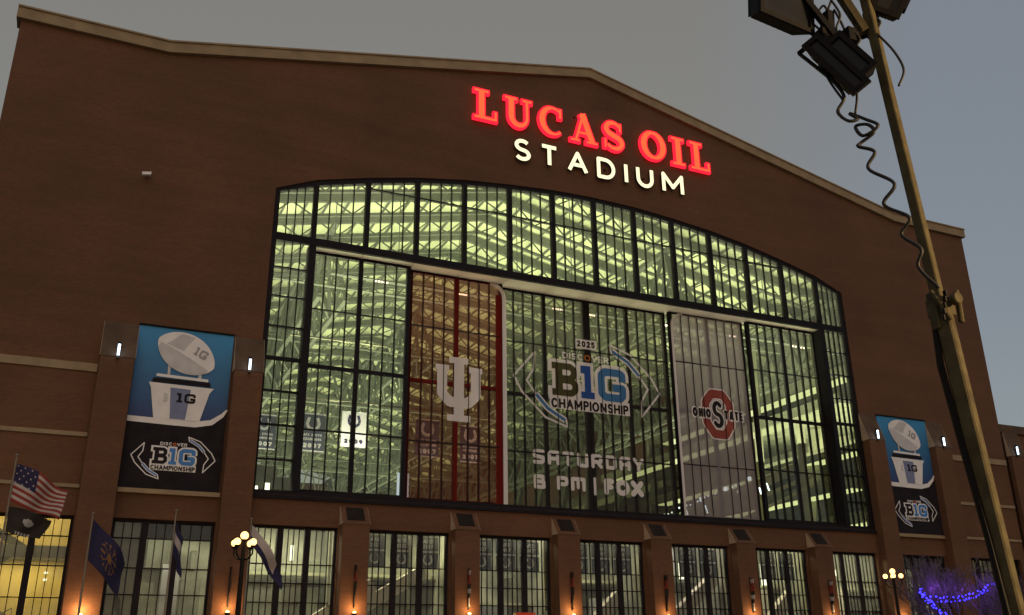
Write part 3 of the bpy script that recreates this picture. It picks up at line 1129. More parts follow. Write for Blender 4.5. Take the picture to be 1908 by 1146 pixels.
# escalator in the right half behind the glass
es = empty('escalator', (0, 0, 0), stad)
m = MB()
m.beam((11.5, 15.4, 14.3), (36.5, 15.4, 24.3), 1.6, 1.2)
m.build('escalator_truss', CONC, es)
m = MB()
m.beam((16.0, 14.4, 15.0), (38.5, 14.4, 23.4), 0.12, 0.5)
m.beam((21.5, 13.2, 15.4), (40.0, 13.2, 23.0), 0.12, 0.35)
m.build('escalator_skirt', FASC, es)
m = MB()
for i in range(30):
    t_ = i / 29
    x, z = 13.8 + 15.2 * t_, 16.5 + 5.9 * t_
    r = 0.10 if i % 7 else 0.28
    if random.random() < 0.9:
        m.ball((x, 14.6, z + random.uniform(-.1, .1)), r, 6, 4)
for x, z in ((18.9, 18.0), (21.6, 18.7), (26.5, 20.7), (29.8, 21.3), (31.0, 21.9)):
    m.beam((x, 14.6, z), (x + .3, 14.6, z - .9), 0.14, 0.14)
tag(m.build('escalator_lamps', E_COOL, es), kind='stuff')
# lit shop and ticket openings at the foot of the window
m = MB()
m.box(-31.9, -31.2, 6, 6.2, 15.2, 16.2)
m.box(-30.6, -29.4, 6, 6.2, 15.2, 15.9)
m.box(-30.6, -30.2, 6, 6.2, 15.9, 16.5)
m.box(32.0, 36.0, 7, 7.2, 15.2, 16.2)
m.build('kiosk_light_panel', E_LOB, stad)
m = MB()
m.box(-18.7, -17.6, 6.0, 6.15, 14.3, 18.2)
m.build('lit_poster_screen', emit('poster_screen_glow', (0.75, 0.85, 1.0), 0.75), stad)
m = MB()
m.box(44.3, 44.6, 4.0, 5.0, 15, 40)
m.box(-54, -29.2, 8.6, 8.8, 17.6, 18.5)
m.box(-33, -27, 8.6, 8.9, 13.9, 17.55)
m.build('concourse_screen', SEAT, stad)

# ------------------------------------------------------------------ lobby behind the ground windows
ODR = random.Random(5)
m = MB()
m.box(-44.6, -44.3, 1.02, 8.98, 0.2, 13.4)
m.box(44.3, 44.6, 1.02, 8.98, 0.2, 13.4)
m.build('lobby_partition', LOBBY, stad)
m = MB()
for xa, xb, z in ((-44, -24, 5.2), (-32, -14, 9.15), (-12, -2, 6.9), (-5, 10, 9.15), (12, 26, 5.9), (20, 44, 9.15), (2, 13, 4.2)):
    m.box(xa, xb, 6.2, 8.9, z - 0.5, z - 0.06)
m.build('lobby_gallery', CONC, stad)
m = MB()
for xa, xb, z in ((-44, -24, 5.2), (-32, -14, 9.15), (-12, -2, 6.9), (-5, 10, 9.15), (12, 26, 5.9), (20, 44, 9.15)):
    m.box(xa, xb, 6.05, 6.19, z - 0.3, z - 0.02)
for x in (-30.2, -25.8, -18.9, -15.5, -6.1, 4.1, 13.7, 23.5):
    m.box(x, x + 0.22, 1.5, 1.7, 6.0, 12.0)
m.build('lobby_edge_trim', CATW, stad)
m = MB()
for x0, x1, z0, z1 in ((-29.5, -21.5, 3.0, 8.0), (-24.5, -17.0, 5.0, 9.2), (-1.5, 2.5, 4.0, 7.5), (8.5, 13.5, 5.5, 9.3), (17.5, 23.0, 3.0, 8.0)):
    m.beam((x0, 3.2, z0), (x1, 3.2, z1), 0.9, 1.1)
m.build('lobby_stair', SOFFIT, stad)
m = MB()
for x in (-40, -36.5, -26.8, -12.0, -8, -2, 7.9, 11.7, 17.8, 22.0, 27.5, 31.0, 37, 41):
    m.box(x, x + ODR.uniform(0.8, 1.8), 7.0, 8.6, 5.2, 5.2 + ODR.uniform(1.2, 3.4))
    m.box(x + .6, x + ODR.uniform(1.0, 2.6), 7.2, 8.7, 9.2, 9.2 + ODR.uniform(0.8, 2.4))
tag(m.build('lobby_display', SEAT, stad), kind='stuff')
m = MB()
for x in (-34.6, -28.1, -21.7, -13.0, -9.0, 7.6, 11.2, 21.5, 26.6, 29.2, 31.2):
    w_ = ODR.uniform(0.25, 0.8)
    m.box(x, x + w_, 5.5, 5.7, ODR.uniform(8.9, 10.4), 10.4 + ODR.uniform(0.2, 1.0))
m.build('lobby_lightbox', E_LOB, stad)
for x, pw, c_ in ((-29, 1250, (1.0, .98, .70)), (-19, 900, (1.0, .96, .66)), (-9.7, 800, (1.0, .95, .75)), (0, 620, (1.0, .95, .72)), (9.7, 560, (1.0, .93, .80)), (19.4, 800, (1.0, .97, .68)), (29, 1700, (1.0, .97, .66))):
    area_lamp('lobby_ceiling_lamp', (x, 4.2, 13.3), 6, 2.2, pw, c_)
for x in (-24.3, -14.58, -4.86, 4.86, 14.58, 24.3):
    boxobj('lobby_cross_wall', x - .15, x + .15, 1.1, 8.9, 0.3, 13.3, LOBBY, stad)
for x0, x1, z0, z1, mt in ((-31.5, -28.6, 5.4, 7.6, SEAT), (-22.2, -18.4, 1.0, 5.6, BLACKP), (-12.2, -8.0, 1.0, 6.6, MIDG), (-7.4, -5.6, 1.0, 6.0, YELLOW), (-3.2, 0.6, 1.0, 5.4, SEAT), (0.6, 2.3, 1.0, 7.4, PALEG), (7.0, 10.3, 1.0, 8.2, SEAT), (16.4, 18.8, 1.0, 7.8, STONE), (19.6, 21.9, 1.0, 8.6, SOFFIT), (27.0, 28.6, 1.0, 9.0, SOFFIT), (30.6, 32.2, 1.0, 8.8, SOFFIT), (-38.2, -36.9, 1.0, 9.4, PALEG)):
    boxobj('lobby_wall_panel', x0, x1, 5.4, 5.5, z0, z1, mt, stad)
for x in (-38.5, 38.5):
    area_lamp('lobby_ceiling_lamp', (x, 4.0, 13.3), 4, 2, 420, (1.0, 0.95, 0.72))
for s in (-1, 1):
    m = MB()
    m.box(*sorted((s * 40.2, s * 35.3)), 0.80, 0.95, 10.8, 12.1)
    m.build('lintel_panel', BLACKP, stad)
    m = MB()
    m.box(*sorted((s * 42.5, s * 40.4)), 0.80, 0.95, 0.6, 12.1)
    m.build('obscured_panel', paint('smoked_panel', (0.17, 0.18, 0.17), 0.5), stad)
# yellow stair halls at the outer ends
for s in (-1, 1):
    m = MB()
    m.box(min(s * 44.7, s * 54.2), max(s * 44.7, s * 54.2), 5.0, 5.2, 0.2, 13.4)
    m.build('stair_hall_back', YELLOW, stad)
    m = MB()
    for z in (4.6, 9.75):
        m.box(min(s * 44.7, s * 54.2), max(s * 44.7, s * 54.2), 1.1, 5.0, z - 0.35, z)
        m.box(min(s * 44.7, s * 54.2), max(s * 44.7, s * 54.2), 1.0, 1.09, z - 0.55, z + 0.3)
    m.build('stair_landing', CONC, stad)
    m = MB()
    for z in (-0.6, 4.6, 9.8):
        m.beam((s * 48.3, 3.0, z + 0.2), (s * 52.6, 3.0, z + 2.8), 1.3, 0.5)
        m.beam((s * 52.6, 1.9, z + 2.6), (s * 48.3, 1.9, z + 5.2), 1.2, 0.5)
        for k in range(9):
            t_ = k / 8
            xx = s * (48.3 + 4.3 * t_)
            m.beam((xx, 1.25, z + 5.4 - 2.6 * t_), (xx, 1.25, z + 6.3 - 2.6 * t_), 0.05, 0.05)
        m.beam((s * 48.3, 1.25, z + 6.3), (s * 52.6, 1.25, z + 3.7), 0.08, 0.08)
    m.build('stair_flight', SEAT, stad)
    m = MB()
    for x, z in ((46.55, 8.45), (46.55, 7.95), (47.0, 4.1), (47.0, 3.6)):
        m.ball((s * x, 4.7, z), 0.14, 8, 5, 0.6)
    m.build('stair_wall_lamp', E_LOB, stad)
    for z in (13.3, 9.3, 4.2):
        area_lamp('stair_hall_lamp', (s * 48.3, 3.2, z), 5.5, 1.2, 190 if s < 0 else 50, (1.0, 0.82, 0.40))

# ------------------------------------------------------------------ illuminated roof sign
def slab_letter(ch):
    """heavy slab serif, unit cap height; returns (width, polygons(extra)) where extra thickens every stroke"""
    def build(e):
        S = lambda p, wd: stroke(p, [q + e for q in wd] if isinstance(wd, list) else wd + e, flat=True)
        B = lambda x0, x1, z0, z1: [rect(x0 - e / 2, x1 + e / 2, z0 - e / 2, z1 + e / 2)]
        if ch == 'I':
            return .56, B(.16, .40, 0, 1) + B(.02, .54, .0, .12) + B(.02, .54, .88, 1)
        if ch == 'L':
            return .80, B(.14, .37, 0, 1) + B(0, .51, .88, 1) + B(0, .78, 0, .12) + B(.66, .78, 0, .34)
        if ch == 'U':
            p = [(.25, .95), (.25, .36)] + arc(.52, .36, .27, .28, 180, 360, 12)[1:] + [(.79, .95)]
            wd = [.23, .23] + [.23 - .10 * k / 12 for k in range(1, 13)] + [.13]
            return 1.0, S(p, wd) + B(.02, .48, .88, 1) + B(.62, .98, .88, 1)
        if ch == 'C':
            p = arc(.50, .5, .385, .44, 52, 312, 22)
            wd = [.11 + .13 * max(0, math.cos(math.radians(52 + 260 * k / 22 - 180))) ** 1 for k in range(23)]
            return .90, S(p, wd) + B(.70, .82, .62, .97)
        if ch == 'A':
            return 1.0, S([(.20, .05), (.50, 1.0)], .13) + S([(.46, 1.0), (.80, .05)], .24) + B(.26, .72, .28, .39) + B(.0, .36, 0, .11) + B(.56, 1.0, 0, .11) + [[(.36, .86), (.62, .86), (.57, 1 + e / 2), (.41, 1 + e / 2)]]
        if ch == 'S':
            p = arc(.40, .735, .265, .21, 25, 250, 12) + arc(.42, .27, .28, .21, 75, -155, 12)
            wd = [.12 + .10 * math.sin(PI * k / 25) for k in range(26)]
            return .80, S(p, wd) + B(.60, .71, .66, .97) + B(.03, .14, .03, .36)
        if ch == 'O':
            p = arc(.5, .5, .375, .435, 0, 360, 28)
            wd = [.13 + .12 * abs(math.cos(2 * PI * k / 28)) for k in range(29)]
            return 1.0, S(p, wd)
    return build


red = empty('roof_sign', (0, -0.5, 53.55))
tag(red, 'glowing red slab serif sign letters high under the gable peak', 'sign')
text = 'LUCAS OIL'
adv = []
x = 0
for c in text:
    if c == ' ':
        x += 0.42
        continue
    wd = slab_letter(c)(0)[0]
    adv.append((c, x, wd))
    x += wd + 0.20
total = x - 0.20
X0, X1, HH = -13.95, 15.2, 3.6
kx = (X1 - X0) / total
for c, xa, wd in adv:
    ox = X0 + xa * kx
    tr = lambda polys: [[(ox + p[0] * kx, p[1] * HH) for p in q] for q in polys]
    l = plate('letter', tr(slab_letter(c)(0.045)[1]), 0.0, 0.36, E_RED, red)
    plate('letter_face', tr(slab_letter(c)(-0.055)[1]), -0.06, -0.004, E_ORG, l)
    m = MB()
    for fx in (0.25, wd - 0.25):
        m.box(ox + fx * kx - 0.05, ox + fx * kx + 0.05, 0.362, 0.496, HH * .05, HH * .1)
        m.box(ox + fx * kx - 0.05, ox + fx * kx + 0.05, 0.362, 0.496, HH * .88, HH * .93)
    m.build('letter_mount', BLACKM, l)
wh = empty('lower_roof_sign', (0, -0.5, 49.75))
tag(wh, 'glowing cream plain sign letters below the red row', 'sign')
for c, a, b in lay('STADIUM', -9.5, 11.25, 0.42, GL, 0.40):
    l = plate('letter', glyph(c, a, b, 0, 2.55, 0.42, GL, c not in 'D'), 0.02, 0.24, BLACKM, wh)
    plate('letter_face', glyph(c, a + .02, b - .02, .02, 2.53, 0.40, GL, c not in 'D'), -0.05, 0.016, E_WHT, l)
    m = MB()
    m.box((a + b) / 2 - 0.05, (a + b) / 2 + 0.05, 0.242, 0.496, 1.2, 1.35)
    m.build('letter_mount', BLACKM, l)

# ------------------------------------------------------------------ championship logo (window and banners)
def slabB(x0, x1, z0, z1, e=0.0):
    W, H = x1 - x0, z1 - z0
    P = lambda x, z: (x0 + x * W, z0 + z * H)
    t = 0.27
    pl = [[P(.20 + .0, .12), P(.20, .88)], ]
    res = stroke([P(.28, .03), P(.28, .97)], W * t + e)
    res += stroke([P(.02, .90), P(.70, .90), P(.84, .82), P(.84, .64), P(.70, .53), P(.3, .53)], H * .20 + e, flat=True, join=10)
    res += stroke([P(.3, .48), P(.74, .48), P(.88, .38), P(.88, .2), P(.74, .10), P(.02, .10)], H * .20 + e, flat=True, join=10)
    if e:
        res += [rect(x0 - e / 2, x0 + W * .45, z0 - e / 2, z0 + H * .2 + e / 2), rect(x0 - e / 2, x0 + W * .45, z1 - H * .2 - e / 2, z1 + e / 2)]
    return res


def slab1(x0, x1, z0, z1, e=0.0):
    W, H = x1 - x0, z1 - z0
    return [rect(x0 + W * .28 - e / 2, x0 + W * .75 + e / 2, z0 - e / 2, z1 + e / 2), rect(x0 - e / 2, x1 + e / 2, z0 - e / 2, z0 + H * .2 + e / 2),
            rect(x0 - e / 2, x0 + W * .5, z1 - H * .24 - e / 2, z1 + e / 2)]


def slabG(x0, x1, z0, z1, e=0.0):
    W, H = x1 - x0, z1 - z0
    P = lambda x, z: (x0 + x * W, z0 + z * H)
    return stroke([P(.87, .63), P(.87, .84), P(.78, .89), P(.26, .89), P(.13, .78), P(.13, .22), P(.26, .11), P(.78, .11), P(.87, .2), P(.87, .42), P(.52, .42)], H * .235 + e, flat=True, join=10)


LB = [(-6.06, 30.45), (-8.35, 27.82), (-7.48, 26.3), (-5.0, 23.98), (-2.56, 23.19), (-2.78, 24.06), (-4.77, 24.8), (-6.21, 26.5), (-6.94, 27.48), (-6.15, 28.78)]


def logo(root, cx, cz, k, y, white, dark, blue, dblue, orange, olive, year):
    T = lambda polys: [[(cx + p[0] * k, cz + (p[1] - 27.75) * k) for p in q] for q in polys]
    e = 0.012
    R = lambda pl: [(-x, 55.5 - z) for x, z in pl]
    for mir in (0, 1):
        pl = LB if not mir else R(LB)
        plate('logo_bracket', T(stroke(pl, 0.21, closed=True, join=6)), y, y + e, white, root)
        ac = [(-5.95, 26.15), (-4.7, 24.85), (-2.85, 23.85)]
        ac = ac if not mir else R(ac)
        st = plate('logo_stripe', T(stroke(ac, 0.62, join=6)), y - .02, y - .02 + e, white, root)
        plate('stripe_core', T(stroke([ac[0], ac[1], ac[2]], 0.30, join=6)), y - .04, y - .04 + e, blue, st)
    back = slabB(-4.3, -1.2, 26.2, 29.75, .62) + slab1(-1.0, .62, 26.2, 29.75, .62) + slabG(.95, 4.35, 26.2, 29.75, .62) + [rect(-4.5, 4.6, 24.95, 26.3), rect(-4.3, 4.2, 26.1, 27.0)]
    b_ = plate('logo_backing', T(back), y - .02, y - .02 + e, white, root)
    plate('logo_letter', T(slabB(-4.25, -1.25, 26.3, 29.7)), y - .05, y - .05 + e, olive, b_)
    plate('logo_letter', T(slab1(-.95, .58, 26.3, 29.7)), y - .05, y - .05 + e, dblue, b_)
    plate('logo_letter', T(slabG(.98, 4.3, 26.3, 29.7)), y - .05, y - .05 + e, blue, b_)
    plate('logo_lettering', T(text_polys('CHAMPIONSHIP', -4.35, 4.45, 25.02, 26.02, 0.21, 0.14)), y - .05, y - .05 + e, dark, b_)
    tx = lay('DISCOVER', -2.95, 2.4, 0.2, GL, 0.12)
    for sel, mt in ((lambda c, i: i != 4, white), (lambda c, i: i == 4, orange)):
        ps = []
        for i, (c, a, b) in enumerate(tx):
            if sel(c, i):
                ps += glyph(c, a, b, 30.22, 30.9, 0.14)
        plate('logo_lettering', T(ps), y - .02, y - .02 + e, mt, root)
    if year:
        yb = plate('year_backing', T([[(-1.5, 31.5), (1.0, 31.5), (1.1, 32.5), (-1.4, 32.5)]]), y - .01, y - .01 + e, white, root)
        plate('logo_lettering', T(text_polys('2025', -1.25, 0.85, 31.68, 32.35, 0.16, 0.2)), y - .04, y - .04 + e, dark, yb)


cg = empty('window_graphic', (0, 2.7, 14.9))
tag(cg, 'translucent bracketed championship logo and kickoff lettering on the centre panes', 'window graphic')
cgp = MB()
cgo = empty('logo_print', (0, -2.7, -14.9), cg)
for xa, xb in ((-9.66, -0.05), (0.05, 9.66)):
    plate('film_sheet', [rect(xa, xb, 14.95, 36.75)], 2.722, 2.73, F_DIM, cgo)
logo(cgo, 0, 27.75, 1.0, 2.715, F_PRINT, F_DARK, F_BLUE, F_DBLUE, F_OR, F_OLIVE, True)
for word, xa, xb, za, zb, tt, gp, fo in (('SATURDAY', -6.45, 5.9, 19.35, 20.75, 0.36, 0.22, BLK), ('8 PM', -6.4, -0.85, 17.0, 18.35, 0.36, 0.2, BLK), ('FOX', 1.2, 5.7, 16.85, 18.45, 0.52, 0.08, GL)):
    for c, a, b in lay(word, xa, xb, gp, fo, tt):
        plate('kickoff_letter', glyph(c, a, b, za, zb, tt, fo), 2.70, 2.712, F_PRINT, cgo)
plate('kickoff_divider', [rect(0.05, 0.33, 16.75, 18.45)], 2.70, 2.712, F_PRINT, cgo)

# crimson film with interlocked letters
rg = empty('window_graphic', (-14.3, 1.85, 14.9))
tag(rg, 'see-through crimson window film with a pale interlocked letter emblem', 'window graphic')
rgo = empty('film_print', (14.3, -1.85, -14.9), rg)
cr = 1.5
rightc = arc(-9.8 - cr, 36.75 - cr, cr, cr, 0, 90, 8)
plate('film_sheet', [[(-19.38, 14.95), (-9.8, 14.95)] + rightc + [(-19.38, 36.75)]], 2.02, 2.03, F_RED, rgo)
plate('film_border', stroke([(-9.62, 14.95), (-9.62, 36.75 - cr)] + arc(-9.62 - cr, 36.75 - cr, cr, cr, 0, 90, 8)[1:] , 0.42, join=8), 1.985, 2.0, F_PRINT, rgo)
plate('film_strip', [rect(-14.79, -14.39, 14.95, 36.7)], 2.004, 2.015, F_MARG, rgo)
plate('film_strip', [rect(-19.05, -14.8, 25.87, 26.19), rect(-14.38, -10.6, 25.87, 26.19)], 2.004, 2.015, F_MARG, rgo)
boxo = rect(-10.55, -9.86, 14.95, 35.6)
plate('film_margin', [boxo], 2.004, 2.015, F_MARG, rgo)
cx = -14.3
iu = [rect(cx - .5, cx + .5, 22.6, 28.6), rect(cx - 1.15, cx + 1.15, 22.5, 23.1), rect(cx - 1.0, cx + 1.0, 28.05, 28.65),
      rect(cx - 2.35, cx - 1.0, 27.25, 27.8), rect(cx + 1.0, cx + 2.35, 27.25, 27.8)]
iu += stroke([(cx - 1.68, 27.5), (cx - 1.68, 25.05), (cx - .9, 24.3), (cx + .9, 24.3), (cx + 1.68, 25.05), (cx + 1.68, 27.5)], 0.98, join=10)
plate('emblem', iu, 1.985, 1.997, F_PRINT, rgo)

# white film with ringed scarlet emblem
wg = empty('window_graphic', (14.6, 1.85, 14.9))
tag(wg, 'hazy white window film with a scarlet ring emblem and black wordmark', 'window graphic')
wgo = empty('film_print', (-14.6, -1.85, -14.9), wg)
leftc = arc(9.85 + cr, 36.75 - cr, cr, cr, 180, 90, 8)
plate('film_sheet', [[(9.85, 14.95), (19.1, 14.95), (19.1, 36.75)] + leftc[::-1]], 2.02, 2.03, F_WHITE, wgo)
plate('film_border', stroke([(10.0, 14.95), (10.0, 36.75 - cr)] + arc(10.0 + cr, 36.75 - cr, cr, cr, 180, 90, 8)[1:], 0.26, join=8), 1.985, 2.0, F_PRINT, wgo)
octo = [(13.55, 25.0), (13.55, 27.2), (14.4, 28.2), (15.8, 28.2), (16.6, 27.2), (16.6, 25.0), (15.8, 23.85), (14.4, 23.85)]
ob = plate('emblem_outline', stroke(octo, 1.2, closed=True, join=10), 2.004, 2.015, F_PRINT, wgo, )
plate('emblem_ring', stroke(octo, 0.92, closed=True, join=10), 1.99, 2.001, F_SCAR, ob)
wb = plate('wordmark_backing', text_polys('OHIO', 11.7, 14.2, 25.35, 26.65, 0.55, 0.1) + text_polys('TATE', 15.7, 18.35, 25.35, 26.65, 0.55, 0.1) + glyph('S', 14.15, 15.85, 24.35, 27.6, 0.75), 1.98, 1.988, F_PRINT, wgo)
plate('wordmark', text_polys('OHIO', 11.8, 14.1, 25.5, 26.5, 0.27, 0.2) + text_polys('TATE', 15.85, 18.2, 25.5, 26.5, 0.27, 0.2) + glyph('S', 14.3, 15.7, 24.5, 27.45, 0.46), 1.97, 1.978, F_DARK, wb)

# ------------------------------------------------------------------ big vertical banners
def big_banner(s, label):
    x0 = -42.55 if s < 0 else 35.2
    W = 7.35
    root = empty('wall_banner', (x0 + W / 2, -0.05, 14.4))
    tag(root, label, 'banner', 'trophy banners between the brick pylons')
    pr = empty('banner_print', (-(x0 + W / 2), 0.05, -14.4), root)
    X = lambda x: x0 + (x + 42.62)
    xr = x0 + W
    plate('blue_field', [rect(x0, xr, 19.3, 27.3)], -0.16, -0.10, BANBLUE, pr)
    cur = [(X(-42.62), 19.68), (X(-39.5), 19.62), (X(-37.6), 19.6), (X(-36.4), 19.85), (X(-35.6), 20.5), (xr, 21.0)]
    plate('dark_field', [[(x0, 14.4), (xr, 14.4), (xr, 21.05)] + cur[-2:0:-1] + [(x0, 19.66)]], -0.19, -0.165, BLACKP, pr)
    plate('swoosh', stroke(cur, [.44, .46, .46, .42, .3, .12], join=8), -0.215, -0.195, WHITE, pr)
    # trophy print: plinth, posts, ball
    q = lambda pts: [(X(a), b) for a, b in pts]
    plate('plinth', [q([(-41.4, 22.7), (-36.45, 22.62), (-36.75, 22.2), (-37.3, 19.85), (-40.75, 19.85), (-41.2, 22.25)])], -0.235, -0.217, WHITE, pr)
    plate('plinth_rim', [q([(-41.1, 23.1), (-36.8, 23.1), (-36.7, 22.74), (-41.2, 22.74)])], -0.235, -0.217, BLACKP, pr)
    plate('plinth_stripe', [q([(-39.75, 22.4), (-38.2, 22.36), (-38.4, 19.9), (-39.55, 19.9)])], -0.255, -0.237, LILAC, pr)
    plate('plinth_lettering', [[(X(a), b) for a, b in p] for p in slab1(-39.2, -38.75, 21.25, 22.0) + slabG(-38.65, -37.75, 21.25, 22.0)], -0.275, -0.257, BLACKP, pr)
    plate('plinth_lettering', [[(X(a), b) for a, b in p] for p in slabB(-40.2, -39.9, 21.2, 21.9)], -0.245, -0.237, PALEG, pr)
    plate('trophy_shelf', [q([(-40.9, 23.45), (-36.95, 23.35), (-36.95, 23.12), (-40.9, 23.22)])], -0.235, -0.217, WHITE, pr)
    plate('trophy_post', [q([(-40.15, 24.6), (-39.95, 24.6), (-39.9, 23.44), (-40.1, 23.44)])], -0.225, -0.217, PALEG, pr)
    plate('trophy_post', [q([(-37.75, 23.9), (-37.5, 23.9), (-37.5, 23.36), (-37.75, 23.36)])], -0.225, -0.217, PALEG, pr)
    c0, c1 = (-41.05, 26.3), (-36.65, 24.2)
    cxm, czm = (c0[0] + c1[0]) / 2, (c0[1] + c1[1]) / 2
    ang = math.atan2(c1[1] - c0[1], c1[0] - c0[0])
    L = math.hypot(c1[0] - c0[0], c1[1] - c0[1]) / 2
    lens = []
    for k in range(33):
        t_ = -1 + 2 * k / 32
        lens.append((t_ * L, 1.52 * (1 - abs(t_) ** 2.1) ** 0.72 + 0.10))
    low = [(a, -b) for a, b in lens[::-1]]
    rot = lambda pl: [(X(cxm + a * math.cos(ang) - b * math.sin(ang)), czm + 0.08 + a * math.sin(ang) + b * math.cos(ang)) for a, b in pl]
    fb = plate('ball', [rot(lens + low)], -0.24, -0.226, WHITE, pr)
    shade = [(a, b * 1.0) for a, b in low[2:-2]]
    seam = [(a, -0.30 - 0.1 * (a / L) + 0.35 * (1 - (a / L) ** 2) * .3) for a, b in lens[2:-2]]
    plate('ball_underside', [rot(seam + shade)], -0.26, -0.245, PALEG, fb)
    hl = [[(a, b) for a, b in lens if -1.6 < a < .2]]
    plate('ball_facet', [rot([(-1.7, -.1), (-.3, .1), (-.1, 1.5), (-1.1, 1.25)])], -0.255, -0.245, PALEG, fb)
    plate('ball_lettering', [rot(p) for p in slab1(.45, .75, .25, .95) + slabG(.85, 1.5, .25, .95)], -0.275, -0.262, MIDG, fb)
    logo(pr, X(-38.9), 16.85, 0.372, -0.22, WHITE, BLACKP, BLUEP, BLUEP, ORANGEP, BLACKP, False)
    m = MB()
    m.box(x0 - 0.03, xr + 0.03, -0.3, -0.01, 27.31, 27.42)
    m.build('banner_rail', BLACKM, root, (-(x0 + W / 2), 0.05, -14.4))
    m = MB()
    m.box(x0 - 0.03, xr + 0.03, -0.3, -0.01, 14.37, 14.395)
    m.build('banner_rail', BLACKM, root, (-(x0 + W / 2), 0.05, -14.4))


big_banner(-1, 'large blue and black trophy banner left of the arched window')
big_banner(1, 'smaller looking blue and black trophy banner right of the arched window')

# ------------------------------------------------------------------ pennants hanging in the hall behind the glass
def horseshoe(cx, cz, r, t, y, mat, hole, parent):
    p = plate('horseshoe', stroke([(cx - r * .72, cz + r * 1.05)] + arc(cx, cz, r, r, 152, 388, 16) + [(cx + r * .72, cz + r * 1.05)], t, join=8), y, y + .012, mat, parent)
    ps = []
    for a in (165, 200, 240, 270, 300, 340, 375):
        ps += [disc(cx + r * math.cos(math.radians(a)), cz + r * math.sin(math.radians(a)), t * .13, 6)]
    plate('nail_dots', ps, y - .015, y - .004, hole, p)


def hall_banner(x0, x1, z0, z1, dark, year, label):
    root = empty('hall_banner', ((x0 + x1) / 2, 8.0, z1))
    tag(root, label, 'banner', 'champion banners hung in the hall')
    pr = empty('banner_print', (-(x0 + x1) / 2, -8.0, -z1), root)
    base, ink = (BANGREY, BANWHITE) if dark else (BANWHITE, NAVY)
    h = z1 - z0
    plate('banner_cloth', [rect(x0, x1, z0, z1)], 7.7, 7.73, base, pr)
    horseshoe((x0 + x1) / 2, z1 - h * .27, h * .15, h * .075, 7.67, ink, base, pr)
    m_ = (x1 - x0) * .12
    if dark:
        plate('banner_lettering', text_polys('AFC SOUTH', x0 + m_, x1 - m_, z0 + h * .40, z0 + h * .47, h * .018, .2), 7.67, 7.685, ink, pr)
        plate('banner_lettering', text_polys('CHAMPIONS', x0 + m_, x1 - m_, z0 + h * .29, z0 + h * .36, h * .018, .2), 7.67, 7.685, ink, pr)
        plate('banner_hem', [rect(x0, x1, z0, z0 + h * .035), rect(x0, x1, z1 - h * .035, z1)], 7.67, 7.685, ink, pr)
    plate('banner_lettering', text_polys(year, x0 + m_, x1 - m_, z0 + h * .10, z0 + h * .22, h * .04, .2), 7.67, 7.685, ink, pr)


hall_banner(-31.9, -29.75, 19.75, 22.95, True, '2007', 'slate banner with horseshoe in the leftmost column of panes')
hall_banner(-27.5, -25.3, 19.87, 23.45, True, '2007', 'slate banner with horseshoe just left of the white one')
hall_banner(-23.75, -21.4, 20.6, 24.0, False, '2009', 'bright white banner with dark blue horseshoe behind the glass')
hall_banner(-16.5, -14.1, 20.2, 23.95, True, '2007', 'slate banner seen through the crimson film, left of its stem')
hall_banner(-11.9, -9.75, 20.0, 23.7, True, '2007', 'slate banner seen through the crimson film, near its white border')
for bx, bz, pw in ((-30.8, 21.3, 3600), (-26.4, 21.6, 4200), (-22.6, 22.3, 17000), (-15.3, 22.0, 5200), (-10.8, 21.8, 5200)):  # unseen spots added at floor level to brighten the banner cloth
    sl_ = bpy.data.lights.new('banner_fill_spot', 'SPOT')
    sl_.energy, sl_.color, sl_.spot_size, sl_.spot_blend, sl_.shadow_soft_size = pw, (1.0, 0.97, 0.86), math.radians(27), 0.5, 0.08
    so_ = bpy.data.objects.new('banner_fill_spot', sl_)
    COL.objects.link(so_)
    so_.location = (bx, 4.6, 14.3)
    so_.rotation_euler = (Vector((bx, 4.6, 14.3)) - Vector((bx, 7.7, bz))).to_track_quat('Z', 'Y').to_euler()
# low banners in the lobby windows
gi = 0
WHERE = {-2: 'second', -1: 'third', 0: 'fourth', 1: 'fifth', 2: 'sixth'}
for k in (-2, -1, 0, 1, 2):
    c = 9.72 * k
    for j, off in enumerate((-2.35, 0, 2.35)):
        x = c + off
        root = empty('lobby_banner', (x, 1.9, 12.0))
        side = ('left', 'middle', 'right')[j]
        tag(root, 'grey lobby banner behind the %s third of the %s ground window from the left' % (side, WHERE[k]), 'banner', 'grey banners behind the ground windows')
        pr = empty('banner_print', (-x, -1.9, -12.0), root)
        plate('banner_cloth', [rect(x - .95, x + .95, 9.3, 11.95)], 1.9, 1.93, LOBBAN if not (k == 1 and j == 0) else BANWHITE, pr)
        ink = WHITE if not (k == 1 and j == 0) else FRED
        plate('banner_band', [rect(x - .95, x + .95, 10.65, 10.8)], 1.87, 1.885, ink, pr)
        horseshoe(x, 10.05, .36, .16, 1.87, ink, LOBBAN, pr)
        plate('banner_lettering', text_polys('AFC', x - .45, x + .45, 11.45, 11.75, .07, .2) + text_polys('2007', x - .45, x + .45, 11.0, 11.3, .07, .2), 1.87, 1.885, ink, pr)

# ------------------------------------------------------------------ lamps and pennants on the pillars
ORD = ['first', 'second', 'third', 'fourth', 'fifth', 'sixth']


